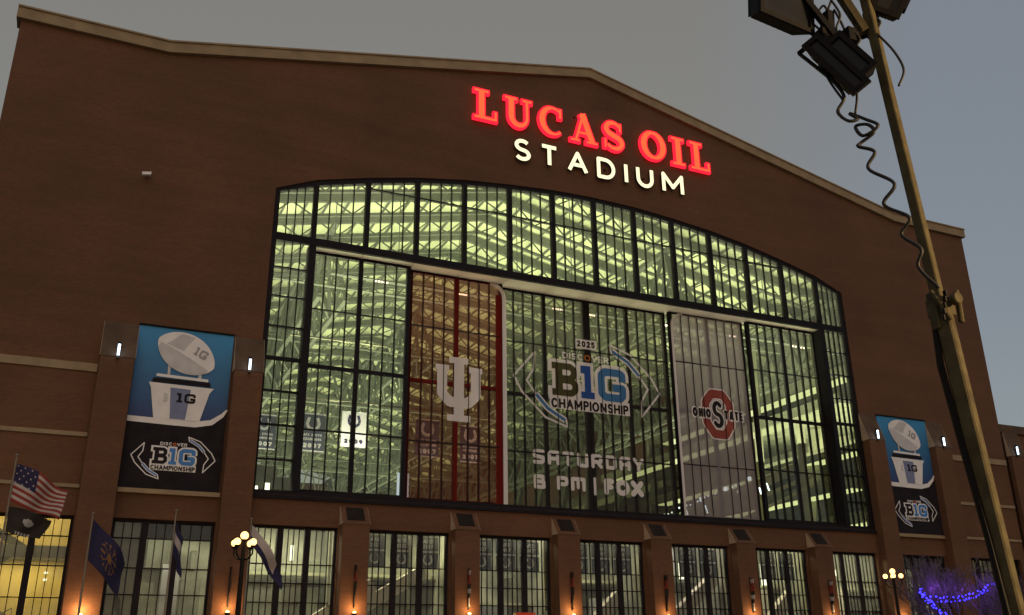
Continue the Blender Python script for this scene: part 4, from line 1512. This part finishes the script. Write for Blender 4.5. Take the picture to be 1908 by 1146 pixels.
def wall_lamp(x, y, z, label, power=60):
    root = empty('wall_lamp', (x, y, z))
    tag(root, label, 'wall lamp', 'warm lamps on the brick pillars')
    m = MB()
    m.box(-.11, .11, -.05, 0, -.35, .2)
    m.beam((0, -.02, -.1), (0, -.32, -.05), .07, .07)
    m.build('bracket', BLACKM, root)
    m = MB()
    m.tube([(0, -.34, -.14), (0, -.34, .05), (0, -.34, .12)], [.10, .19, .20], 10)
    m.build('shade', BLACKM, root)
    m = MB()
    m.ball((0, -.34, .16), .15, 10, 6, .8)
    m.build('bulb', E_SCON, root)
    point_lamp('lamp_light', (0, -.62, .45), power * 2.6, (1.0, .56, .22), .2, root)


def pillar_pennant(x, y, z0, z1, cols, label):
    root = empty('pillar_pennant', (x, y, z0))
    tag(root, label, 'pennant', 'narrow pennants on the brick pillars')
    h = z1 - z0
    m = MB()
    m.tube([(0, 0, h), (0, -.62, h + .08)], .03, 6)
    m.tube([(0, 0, .05), (0, -.40, .05)], .03, 6)
    m.box(-.06, .06, -.02, .02, -.1, h + .15)
    m.build('bracket', BLACKM, root)
    n = 8
    for q in range(n):
        m = MB()
        for i in range(2):
            pass
        za, zb = .08 + (h - .1) * q / n, .08 + (h - .1) * (q + 1) / n
        wa, wb = .30 + .30 * q / n, .30 + .30 * (q + 1) / n
        ra, rb = .05 * math.sin(q * 1.1), .05 * math.sin((q + 1) * 1.1)
        m.hexa([(-.035 + ra, -.04, za), (.035 + ra, -.04, za), (.035 - ra, -wa, za), (-.035 - ra, -wa, za), (-.035 + rb, -.04, zb), (.035 + rb, -.04, zb), (.035 - rb, -wb, zb), (-.035 - rb, -wb, zb)])
        m.build('cloth', cols[q % len(cols)], root)


PENC = [[FBLACK, FBLACK, NAVY], [FBLACK, MIDG, FBLACK, FRED], [MIDG, FBLACK, FRED, FWHITE], [FBLACK, FBLACK, FRED], [FBLACK, FRED, FBLACK], [NAVY, MIDG, FRED, FRED]]
PENC = [[MIDG, MIDG, FBLACK, MIDG, FBLACK, FRED, FRED, FWHITE], [FBLACK] * 5 + [FRED, FRED, FBLACK]]
for i, xc in enumerate(PIL):
    wall_lamp(xc + .05, -1.104, 5.35, 'warm lamp low on the %s brick pillar from the left under the big window' % ORD[i], (62, 48, 70, 40, 58, 35)[i])
    pillar_pennant(xc + .05, -1.104, 5.95, 9.0, PENC[0] if i in (1, 4, 5) else PENC[1], 'narrow pennant above the lamp on the %s pillar under the big window' % ORD[i])
wall_lamp(-33.88, -1.054, 5.3, 'warm lamp low on the pylon just left of the window wall', 75)
pillar_pennant(-33.88, -1.054, 5.9, 8.6, [FBLACK] * 8, 'dark narrow pennant on the pylon just left of the window wall')
wall_lamp(-43.85, -1.054, 5.0, 'warm lamp low on the outer left pylon beside the yellow stair window', 150)
wall_lamp(33.88, -1.054, 5.3, 'warm lamp low on the pylon just right of the window wall', 60)


def accent(x, y, z, label):
    root = empty('accent_light', (x, y, z))
    tag(root, label, 'light', 'cool white tube lights on the pylon caps')
    m = MB()
    m.box(-.09, .09, -.06, 0.0, -.75, .65)
    m.beam((0, -.05, -.62), (0, -.22, -.62), .09, .09)
    m.beam((0, -.05, .55), (0, -.22, .55), .09, .09)
    m.build('bracket', BLACKM, root)
    m = MB()
    m.tube([(0, -.22, -.50), (0, -.22, .40)], .095, 8)
    m.build('tube', E_LED, root)
    m = MB()
    m.tube([(0, -.22, -.72), (0, -.22, -.53)], .13, 8)
    m.build('end_cap', POLEM, root)
    point_lamp('tube_light', (0, -.55, 0), 4, (.75, .87, 1.0), .2, root)


accent(-43.85, -1.06, 24.75, 'cool tube light on the outer pylon left of the large left banner')
accent(-33.88, -1.06, 24.75, 'cool tube light between the large left banner and the arched window')
accent(33.88, -1.06, 24.85, 'cool tube light between the arched window and the right banner')
accent(43.85, -1.06, 24.85, 'cool tube light on the outer pylon right of the right banner')
accent(56.4, -0.65, 24.9, 'cool tube light on the far right wing beyond the mast')

cctv = empty('security_camera', (-43.6, -0.01, 40.5))
tag(cctv, 'small pale camera housing alone on the upper left brick wall', 'camera')
m = MB()
m.beam((0, 0, .1), (0, -.45, .05), .10, .10)
m.build('arm', BLACKM, cctv)
m = MB()
m.hexa([(-.42, -.62, -.16), (.30, -.70, -.05), (.30, -.36, -.05), (-.42, -.30, -.16), (-.42, -.62, .10), (.30, -.70, .20), (.30, -.36, .20), (-.42, -.30, .10)])
m.build('housing', WHITE, cctv)
m = MB()
m.beam((.302, -.53, .07), (.36, -.53, .08), .2, .16)
m.build('lens', BLACKM, cctv)

# ------------------------------------------------------------------ flagpoles and flags
def flagpole(x, y, h, label, r=.05):
    root = empty('flagpole', (x, y, .13))
    tag(root, label, 'flagpole', 'flagpoles on the plaza')
    m = MB()
    m.tube([(0, 0, 0), (0, 0, h * .5), (0, 0, h - .13)], [r * 1.35, r * 1.1, r * .7], 10)
    m.build('pole', POLEM, root)
    m = MB()
    m.ball((0, 0, h - .07), r * 1.5, 10, 6)
    m.build('finial', POLEM, root)
    m = MB()
    m.tube([(0, 0, 0), (0, 0, .25)], [.16, .12], 12)
    m.build('base_collar', BLACKM, root)
    return root


def flag(name, label, hoist_top, hoist, fly, drop, matfun, mats, rip=.12, wv=2.2, nu=38, nv=26, curl=0.0):
    """cloth grid: u along the fly, v down the hoist; fly = (dx, dy) total run, drop = how far the free edge sags"""
    ht = Vector(hoist_top)
    V, F, MI = [], [], []
    fd = Vector((fly[0], fly[1], 0))
    L = fd.length
    nrm = Vector((-fd.y, fd.x, 0)).normalized()
    for i in range(nu + 1):
        u = i / nu
        for j in range(nv + 1):
            v = j / nv
            p = ht + fd * (u * (1 - .10 * v)) + Vector((0, 0, -hoist * v * (1 - .12 * u) - drop * (u ** 1.15)))
            p += nrm * (rip * (u ** .6) * math.sin(wv * PI * u + 1.7 * v + 0.6) + .35 * rip * u * math.sin(7 * u + 5 * v))
            p += fd.normalized() * (curl * u * math.sin(3.1 * v + 1.2))
            p += Vector((0, 0, .25 * rip * math.sin(2 * wv * u + 3 * v)))
            V.append(tuple(p - ht))
    for i in range(nu):
        for j in range(nv):
            a = i * (nv + 1) + j
            F.append((a, a + 1, a + nv + 2, a + nv + 1))
            MI.append(matfun((i + .5) / nu, (j + .5) / nv, i, j))
    me = bpy.data.meshes.new(name)
    me.from_pydata(V, [], F)
    for q in mats:
        me.materials.append(q)
    me.polygons.foreach_set('material_index', MI)
    me.polygons.foreach_set('use_smooth', [True] * len(F))
    o = link(name, me, None, None, hoist_top)
    so = o.modifiers.new('cloth_thickness', 'SOLIDIFY')
    so.thickness = .006
    tag(o, label, 'flag')
    return o


P1 = (-48.05, -26.8)
flagpole(P1[0], P1[1], 11.1, 'tall flagpole at the far left carrying two flags')
flagpole(-44.33, -23.6, 9.0, 'flagpole before the outer left pylon with the deep blue flag')
flagpole(-40.5, -25.6, 9.05, 'flagpole before the dark window between the two left pylons')
flagpole(-36.45, -24.0, 9.05, 'flagpole close to the left street lamp')


def usa(u, v, i, j):
    if u < .42 and v < 7 / 13:
        return 1 if (i % 3 == 1 and j % 3 == 1 and (i // 3 + j // 3) % 2 == 0) else 2
    return 0 if int(v * 13) % 2 == 0 else 1


flag('national_flag', 'striped red and white flag with a dark starred corner, top left pole', (P1[0] + .06, P1[1], 10.75), 1.75, (2.35, .3), 1.05, usa, [FRED, FWHITE, NAVY], .34, 2.9, 45, 26)
flag('black_flag', 'black flag with a small pale emblem hanging below the striped flag', (P1[0] + .06, P1[1], 8.75), 1.15, (1.75, .35), .45,
     lambda u, v, i, j: 1 if (u - .5) ** 2 + (v - .45) ** 2 < .018 or (v > .86 and .25 < u < .75 and i % 3) else 0, [FBLACK, MIDG], .20, 2.6, 30, 22, .15)


def indy(u, v, i, j):
    du, dv = u - .52, (v - .50) * .75
    r = math.hypot(du, dv)
    a = math.atan2(dv, du)
    if r < .07 or (r < .22 and abs(math.sin(a * 4.5)) > .93) or (.20 < r < .235 and abs(math.sin(a * 6.5)) > .8):
        return 1
    return 0


flag('deep_blue_flag', 'deep blue flag with a gold torch emblem before the outer left pylon', (-44.27, -23.6, 8.75), 2.0, (1.9, .7), 2.0, indy, [NAVY, FGOLD], .30, 2.0, 48, 36)
flag('limp_flag', 'limp dark and white flag hanging beside the window between the left pylons', (-40.44, -25.6, 8.55), 1.55, (.62, .9), 1.35,
     lambda u, v, i, j: 1 if v > .3 and v < .62 and u < .75 else 0, [NAVY, FWHITE], .12, 2.4, 30, 24)
flag('white_blue_flag', 'white flag with blue lower part streaming past the left street lamp', (-36.39, -24.0, 8.8), 1.0, (2.0, .5), 2.5,
     lambda u, v, i, j: 1 if (u < .78 and v < .62) else 0, [NAVY, FWHITE], .24, 2.6, 34, 24)

# ------------------------------------------------------------------ street lamps
def street_lamp(x, y, label, h=5.0, power=420):
    root = empty('street_lamp', (x, y, .13))
    tag(root, label, 'street lamp', 'globe cluster street lamps on the plaza')
    m = MB()
    m.tube([(0, 0, 0), (0, 0, .5), (0, 0, .55), (0, 0, 2.5), (0, 0, h - .5)], [.16, .15, .09, .075, .055], 12)
    m.build('post', BLACKM, root)
    m = MB()
    for k in range(4):
        a = PI / 4 + k * PI / 2
        c, s = math.cos(a), math.sin(a)
        m.tube([(0, 0, h - .75), (.18 * c, .18 * s, h - .72), (.30 * c, .30 * s, h - .6), (.30 * c, .30 * s, h - .42)], .025, 6)
        m.tube([(.30 * c, .30 * s, h - .44), (.30 * c, .30 * s, h - .38)], [.05, .08], 8)
    m.tube([(0, 0, h - .52), (0, 0, h - .2)], [.06, .07], 8)
    m.build('arms', BLACKM, root)
    for k in range(4):
        a = PI / 4 + k * PI / 2
        m = MB()
        m.ball((.30 * math.cos(a), .30 * math.sin(a), h - .29), .095, 12, 8)
        m.build('globe', E_GLOBE, root, smooth=True)
    m = MB()
    m.ball((0, 0, h - .10), .11, 12, 8)
    m.build('globe', E_GLOBE, root, smooth=True)
    point_lamp('globe_light', (0, 0, h + .3), power, (1.0, .66, .30), .25, root)


street_lamp(-40.83, -49.57, 'lit globe cluster street lamp in front of the left pylon')
street_lamp(-14.27, -46.84, 'lit globe cluster street lamp at the right, before the last ground window')
street_lamp(-33.0, -79.5, 'lit globe cluster street lamp beside the photographer, outside the picture', 5.0, 10500)

# ------------------------------------------------------------------ bare tree and blue light string
def bare_tree(x, y, h, label):
    root = empty('bare_tree', (x, y, .13))
    tag(root, label, 'tree')
    tr_, cr_ = MB(), MB()
    rnd = random.Random(3)

    def grow(p, d, L, r, lvl):
        mb = tr_ if lvl < 1 else cr_
        n = 4
        pts, rad = [p], [r]
        for i in range(n):
            d = (d + Vector((rnd.uniform(-.2, .2), rnd.uniform(-.2, .2), rnd.uniform(-.05, .14)))).normalized()
            p = p + d * (L / n)
            pts.append(p)
            rad.append(r * (1 - .55 * (i + 1) / n))
        mb.tube(pts, rad, 6 if lvl < 2 else 3, cap=False)
        if lvl >= 5:
            return
        for k in range(5 if lvl < 2 else 4):
            q = pts[rnd.choice((2, 3, 4))] if k else pts[-1]
            ax = Vector((rnd.uniform(-1, 1), rnd.uniform(-1, 1), rnd.uniform(-.25, .8)))
            nd = (d * .75 + ax * .75).normalized()
            grow(q, nd, L * rnd.uniform(.58, .8), max(.013, r * (.58 if k else .66)), lvl + 1)

    grow(Vector((0, 0, 0)), Vector((0, 0, 1)), h * .36, .17, 0)
    tr_.build('trunk', BARK, root)
    cr_.build('crown', BARK, root)


bare_tree(2.6, -35.6, 8.6, 'bare winter tree glowing purple under blue lights at lower right')
bare_tree(6.6, -36.5, 7.6, 'smaller bare tree close to the mast, draped end of the blue lights')

ls = empty('light_string', (3.0, -35, 5.0))
tag(ls, 'sagging string of bright blue bulbs across the bare trees', 'string lights')
A = [(-0.13, 5.51), (0.34, 5.13), (1.0, 5.0), (1.8, 4.98), (2.6, 5.0), (3.36, 5.1), (4.2, 5.27), (5.01, 5.46), (5.6, 5.74), (6.02, 5.84), (6.5, 5.72), (7.02, 5.75)]
B = [(-0.13, 5.51), (0.2, 5.05), (0.64, 4.63), (1.1, 4.35), (1.59, 4.11), (2.3, 3.8), (3.0, 3.6)]
wire, bulbs = MB(), MB()
rnd = random.Random(8)
for pth, dz in ((A, 0), (A, -.22), (B, 0), (B, -.16)):
    pts = [(x - 3.0, rnd.uniform(-.15, .15), z - 5.0 + dz) for x, z in pth]
    wire.tube(pts, .008, 4)
    for (p, q) in zip(pts, pts[1:]):
        L = (Vector(q) - Vector(p)).length
        n = max(1, int(L / .165))
        for k in range(n):
            c = Vector(p).lerp(Vector(q), (k + rnd.uniform(.1, .9)) / n) + Vector((rnd.uniform(-.04, .04), rnd.uniform(-.1, .1), rnd.uniform(-.06, .06)))
            bulbs.ball(c, rnd.uniform(.026, .048), 5, 3)
wire.build('wire', RUBBER, ls)
tag(bulbs.build('bulbs', E_BLUE, ls), kind='stuff')
for x in (-1.8, 0.6, 3.0):
    point_lamp('string_glow', (x, .3, .5), 170, (.26, .08, 1.0), .5, ls)

# red board whose top edge just shows at the lower edge
cn = empty('red_signboard', (-30.4, -45.6, .13))
tag(cn, 'red board on a post just peeking in at the bottom centre', 'sign')
m = MB()
m.tube([(0, .06, 0), (0, .06, 3.1)], .035, 8)
m.build('post', POLEM, cn)
m = MB()
m.box(-.36, .36, 0, .03, 2.45, 3.15)
fillet(m.build('panel', REDSIGN, cn), .01)
m = MB()
m.box(-.39, .39, -.01, .035, 3.152, 3.18)
m.build('panel_rim', REDSIGN, cn)

# ------------------------------------------------------------------ portable light mast close to the camera
lt = empty('light_mast', (-39.20, -72.04, .13))
tag(lt, 'portable floodlight mast with dark and warmly lit faces leaning at right, close up', 'light tower')
o = Vector((-39.20, -72.04, .13))
base, top = Vector((-39.20, -72.04, .13)), Vector((-39.445, -71.755, 7.65))
ax = (top - base)
at = lambda z: base + ax * ((z - .13) / ax.z) - o
m = MB()
m.beam(at(.5), at(4.15), .112, .112, (1, 0, 0))
m.spin(at(2.3), math.radians(20))
fillet(m.build('lower_section', MASTM, lt), .012)
m = MB()
m.beam(at(4.0), at(7.65), .080, .080, (1, 0, 0))
m.spin(at(5.8), math.radians(14))
fillet(m.build('upper_section', MASTM, lt), .008)
m = MB()
c = at(4.18)
m.box(c.x - .075, c.x + .075, c.y - .075, c.y + .075, c.z - .09, c.z + .06)
m.box(c.x - .10, c.x - .077, c.y - .04, c.y + .04, c.z - .20, c.z + .10)
m.tube([(c.x + .02, c.y - .16, c.z + .02), (c.x + .02, c.y - .10, c.z + .02)], .05, 10)
m.tube([(c.x + .10, c.y - .08, c.z + .12), (c.x + .13, c.y - .06, c.z - .02), (c.x + .11, c.y - .07, c.z - .14)], .025, 6)
m.tube([(c.x - .14, c.y - .05, c.z + .09), (c.x - .12, c.y - .10, c.z - .03), (c.x - .06, c.y - .12, c.z - .16)], .022, 6)
fillet(m.build('locking_collar', MASTM, lt), .008)
m = MB()
for k in range(5):
    a = 2 * PI * k / 5
    m.box(c.x - .14 + .012 * k, c.x - .128 + .012 * k, c.y - .13 - .004 * k, c.y - .115, c.z - .17 + .05 * k, c.z - .13 + .05 * k)
m.tube([at(4.05) + Vector((-.07, .03, 0)), at(3.7) + Vector((-.105, .04, 0)), at(3.1) + Vector((-.09, .03, 0)), at(2.4) + Vector((-.075, .01, 0)), at(1.2) + Vector((-.075, 0, 0))], .026, 6)
m.build('winch_hardware', BLACKM, lt)
m = MB()
m.box(-.55, .75, -.45, .55, .35, .5)
for sx in (-.5, .7):
    m.tube([(sx, -.3, .0), (sx, -.3, .36)], .05, 8)
    m.tube([(sx, .4, .0), (sx, .4, .36)], .05, 8)
m.build('trailer_base', BLACKM, lt)
# head: crossbar, braces
m = MB()
h = at(7.05)
m.beam(h + Vector((-.95, .18, .18)), h + Vector((.45, .04, .18)), .06, .06)
m.beam(h + Vector((-.62, .20, .16)), at(6.62) + Vector((-.28, .12, 0)), .05, .05)
m.build('crossbar', BLACKM, lt)
m = MB()
m.beam(h + Vector((-.30, .16, .46)), at(6.76) + Vector((-.07, .03, 0)), .095, .06)
m.build('head_brace', MASTM, lt)


def flood(center, rx, size, name='floodlight'):
    """dark floodlight: housing with recessed lens, rim, cooling fins, yoke"""
    sx, sy, sz = size
    root_m = Matrix.Translation(center) @ rx

    def put(mb, nm, mat, par):
        mb.v = [tuple(root_m @ Vector(q)) for q in mb.v]
        return mb.build(nm, mat, par)
    m_ = MB()
    m_.hexa([(-sx / 2, -sy / 2, -sz / 2), (sx / 2, -sy / 2, -sz / 2), (sx / 2 * .8, sy / 2, -sz / 2 * .8), (-sx / 2 * .8, sy / 2, -sz / 2 * .8),
             (-sx / 2, -sy / 2, sz / 2), (sx / 2, -sy / 2, sz / 2), (sx / 2 * .8, sy / 2, sz / 2 * .8), (-sx / 2 * .8, sy / 2, sz / 2 * .8)])
    hs = put(m_, name, BLACKM, lt)
    m_ = MB()
    r = .035
    y0, y1 = -sy / 2 - .035, -sy / 2 - .002
    m_.box(-sx / 2 - .01, sx / 2 + .01, y0, y1, -sz / 2 - .01, -sz / 2 + r)
    m_.box(-sx / 2 - .01, sx / 2 + .01, y0, y1, sz / 2 - r, sz / 2 + .01)
    m_.box(-sx / 2 - .01, -sx / 2 + r, y0, y1, -sz / 2 + r + .001, sz / 2 - r - .001)
    m_.box(sx / 2 - r, sx / 2 + .01, y0, y1, -sz / 2 + r + .001, sz / 2 - r - .001)
    put(m_, 'rim', BLACKM, hs)
    m_ = MB()
    m_.box(-sx / 2 + r + .002, sx / 2 - r - .002, -sy / 2 - .012, -sy / 2 - .003, -sz / 2 + r + .002, sz / 2 - r - .002)
    put(m_, 'lens', MAT['dark_lens'], hs)
    m_ = MB()
    for k in range(7):
        x_ = -sx * .34 + sx * .68 * k / 6
        m_.box(x_ - .006, x_ + .006, sy / 2 * .6, sy / 2 + .06, -sz * .3, sz * .3)
    put(m_, 'fins', BLACKM, hs)
    m_ = MB()
    m_.beam((-sx / 2 - .02, 0, 0), (-sx / 2 - .02, sy * .6, sz * .62), .02, .05)
    m_.beam((sx / 2 + .02, 0, 0), (sx / 2 + .02, sy * .6, sz * .62), .02, .05)
    m_.beam((-sx / 2 - .03, sy * .6, sz * .62), (sx / 2 + .03, sy * .6, sz * .62), .05, .02)
    put(m_, 'yoke', BLACKM, hs)


paint('dark_lens', (0.012, 0.012, 0.014), 0.35, 0, 0.2, 4, spec=0.12)
R3 = lambda rx, ry, rz: (Matrix.Rotation(rz, 4, 'Z') @ Matrix.Rotation(ry, 4, 'Y') @ Matrix.Rotation(rx, 4, 'X'))
flood(Vector((-40.20, -71.52, 7.02)) - o, R3(.12, 0, .10), (.62, .16, .50))
# the two lower lamps hang tilted beside the mast
ld = (Vector((-39.62, -71.86, 6.08)) - Vector((-39.87, -71.60, 6.67))).normalized()
sd = ld.cross(Vector((.78, .63, 0))).normalized()
fd = sd.cross(ld).normalized()
RM = Matrix(((sd.x, fd.x, -ld.x, 0), (sd.y, fd.y, -ld.y, 0), (sd.z, fd.z, -ld.z, 0), (0, 0, 0, 1)))
flood(Vector((-39.775, -71.66, 6.36)) - o, RM, (.15, .15, .66))
flood(Vector((-39.64, -71.70, 6.45)) - o, RM, (.17, .19, .46))
flood(Vector((-39.24, -71.84, 7.06)) - o, R3(.3, .5, -.5), (.26, .14, .22))
flood(Vector((-39.34, -71.70, 6.88)) - o, R3(.1, .2, .4), (.05, .05, .24))


def smooth_path(pts, n=6):
    P = [Vector(p) for p in pts]
    res = []
    for i in range(len(P) - 1):
        p0, p1, p2, p3 = P[max(0, i - 1)], P[i], P[i + 1], P[min(len(P) - 1, i + 2)]
        for k in range(n):
            t_ = k / n
            res.append(.5 * ((2 * p1) + (p2 - p0) * t_ + (2 * p0 - 5 * p1 + 4 * p2 - p3) * t_ ** 2 + (3 * p1 - p0 - 3 * p2 + p3) * t_ ** 3))
    res.append(P[-1])
    return res


coil = [(-39.84, -71.56, 6.62), (-39.814, -71.582, 6.50), (-39.805, -71.592, 6.333), (-39.745, -71.66, 6.10), (-39.778, -71.60, 5.974), (-39.758, -71.67, 5.849), (-39.692, -71.714, 5.855),
        (-39.713, -71.66, 5.936), (-39.653, -71.757, 5.84), (-39.613, -71.84, 5.741), (-39.677, -71.731, 5.690), (-39.691, -71.68, 5.803), (-39.640, -71.76, 5.79), (-39.625, -71.80, 5.70), (-39.68, -71.70, 5.64), (-39.709, -71.695, 5.60),
        (-39.633, -71.78, 5.522), (-39.667, -71.72, 5.39), (-39.577, -71.87, 5.197), (-39.618, -71.77, 5.052), (-39.535, -71.92, 4.883), (-39.562, -71.84, 4.766), (-39.507, -71.95, 4.606), (-39.51, -71.90, 4.476), (-39.44, -71.99, 4.28)]
m = MB()
m.tube(smooth_path([Vector(p) - o for p in coil], 8), .015, 6)
m.build('coiled_cable', RUBBER, lt, smooth=True)
m = MB()
CAB = [[(-39.437, -71.84, 6.70), (-39.378, -71.927, 6.482), (-39.346, -71.966, 6.277), (-39.385, -71.92, 6.135)],
       [(-39.82, -71.58, 6.62), (-39.79, -71.60, 6.36), (-39.72, -71.68, 6.22), (-39.66, -71.72, 6.12), (-39.69, -71.70, 5.92)],
       [(-39.86, -71.60, 7.02), (-39.80, -71.58, 6.88), (-39.75, -71.64, 6.75), (-39.70, -71.62, 6.62)],
       [(-39.92, -71.52, 6.86), (-39.86, -71.56, 6.72), (-39.80, -71.58, 6.84), (-39.74, -71.62, 7.0), (-39.66, -71.66, 7.2)],
       [(-39.72, -71.66, 7.1), (-39.68, -71.70, 6.92), (-39.71, -71.66, 6.78), (-39.66, -71.70, 6.64), (-39.62, -71.72, 6.55)],
       [(-39.55, -71.70, 7.2), (-39.60, -71.72, 6.98), (-39.52, -71.74, 6.84), (-39.44, -71.78, 6.95), (-39.36, -71.80, 7.15)],
       [(-39.95, -71.48, 7.1), (-39.84, -71.56, 6.98), (-39.77, -71.62, 7.05), (-39.76, -71.64, 6.9), (-39.80, -71.60, 6.83)],
       [(-39.90, -71.50, 7.25), (-39.83, -71.56, 7.05), (-39.88, -71.54, 6.92), (-39.82, -71.58, 6.80), (-39.78, -71.60, 6.66)],
       [(-39.83, -71.58, 6.60), (-39.84, -71.56, 6.45), (-39.81, -71.60, 6.25), (-39.75, -71.65, 6.06)],
       [(-39.70, -71.66, 7.0), (-39.66, -71.68, 6.86), (-39.64, -71.70, 6.72), (-39.60, -71.70, 6.62)],
       [(-39.33, -71.82, 7.25), (-39.40, -71.80, 7.10), (-39.44, -71.76, 6.98), (-39.37, -71.84, 6.85), (-39.42, -71.80, 6.74)],
       [(-39.60, -71.74, 6.75), (-39.56, -71.76, 6.66), (-39.59, -71.74, 6.58), (-39.54, -71.78, 6.5)]]
for cpath in CAB:
    m.tube(smooth_path([Vector(p) - o for p in cpath], 6), .011, 5)
m.build('lamp_cables', RUBBER, lt, smooth=True)
m = MB()
for p in ((-39.80, -71.60, 6.72), (-39.82, -71.57, 6.62), (-39.60, -71.70, 6.72)):
    q = Vector(p) - o
    m.box(q.x - .06, q.x + .06, q.y - .05, q.y + .05, q.z - .07, q.z + .06)
m.beam(Vector((-39.74, -71.63, 6.98)) - o, Vector((-39.77, -71.62, 6.66)) - o, .07, .07)
m.build('junction_box', BLACKM, lt)
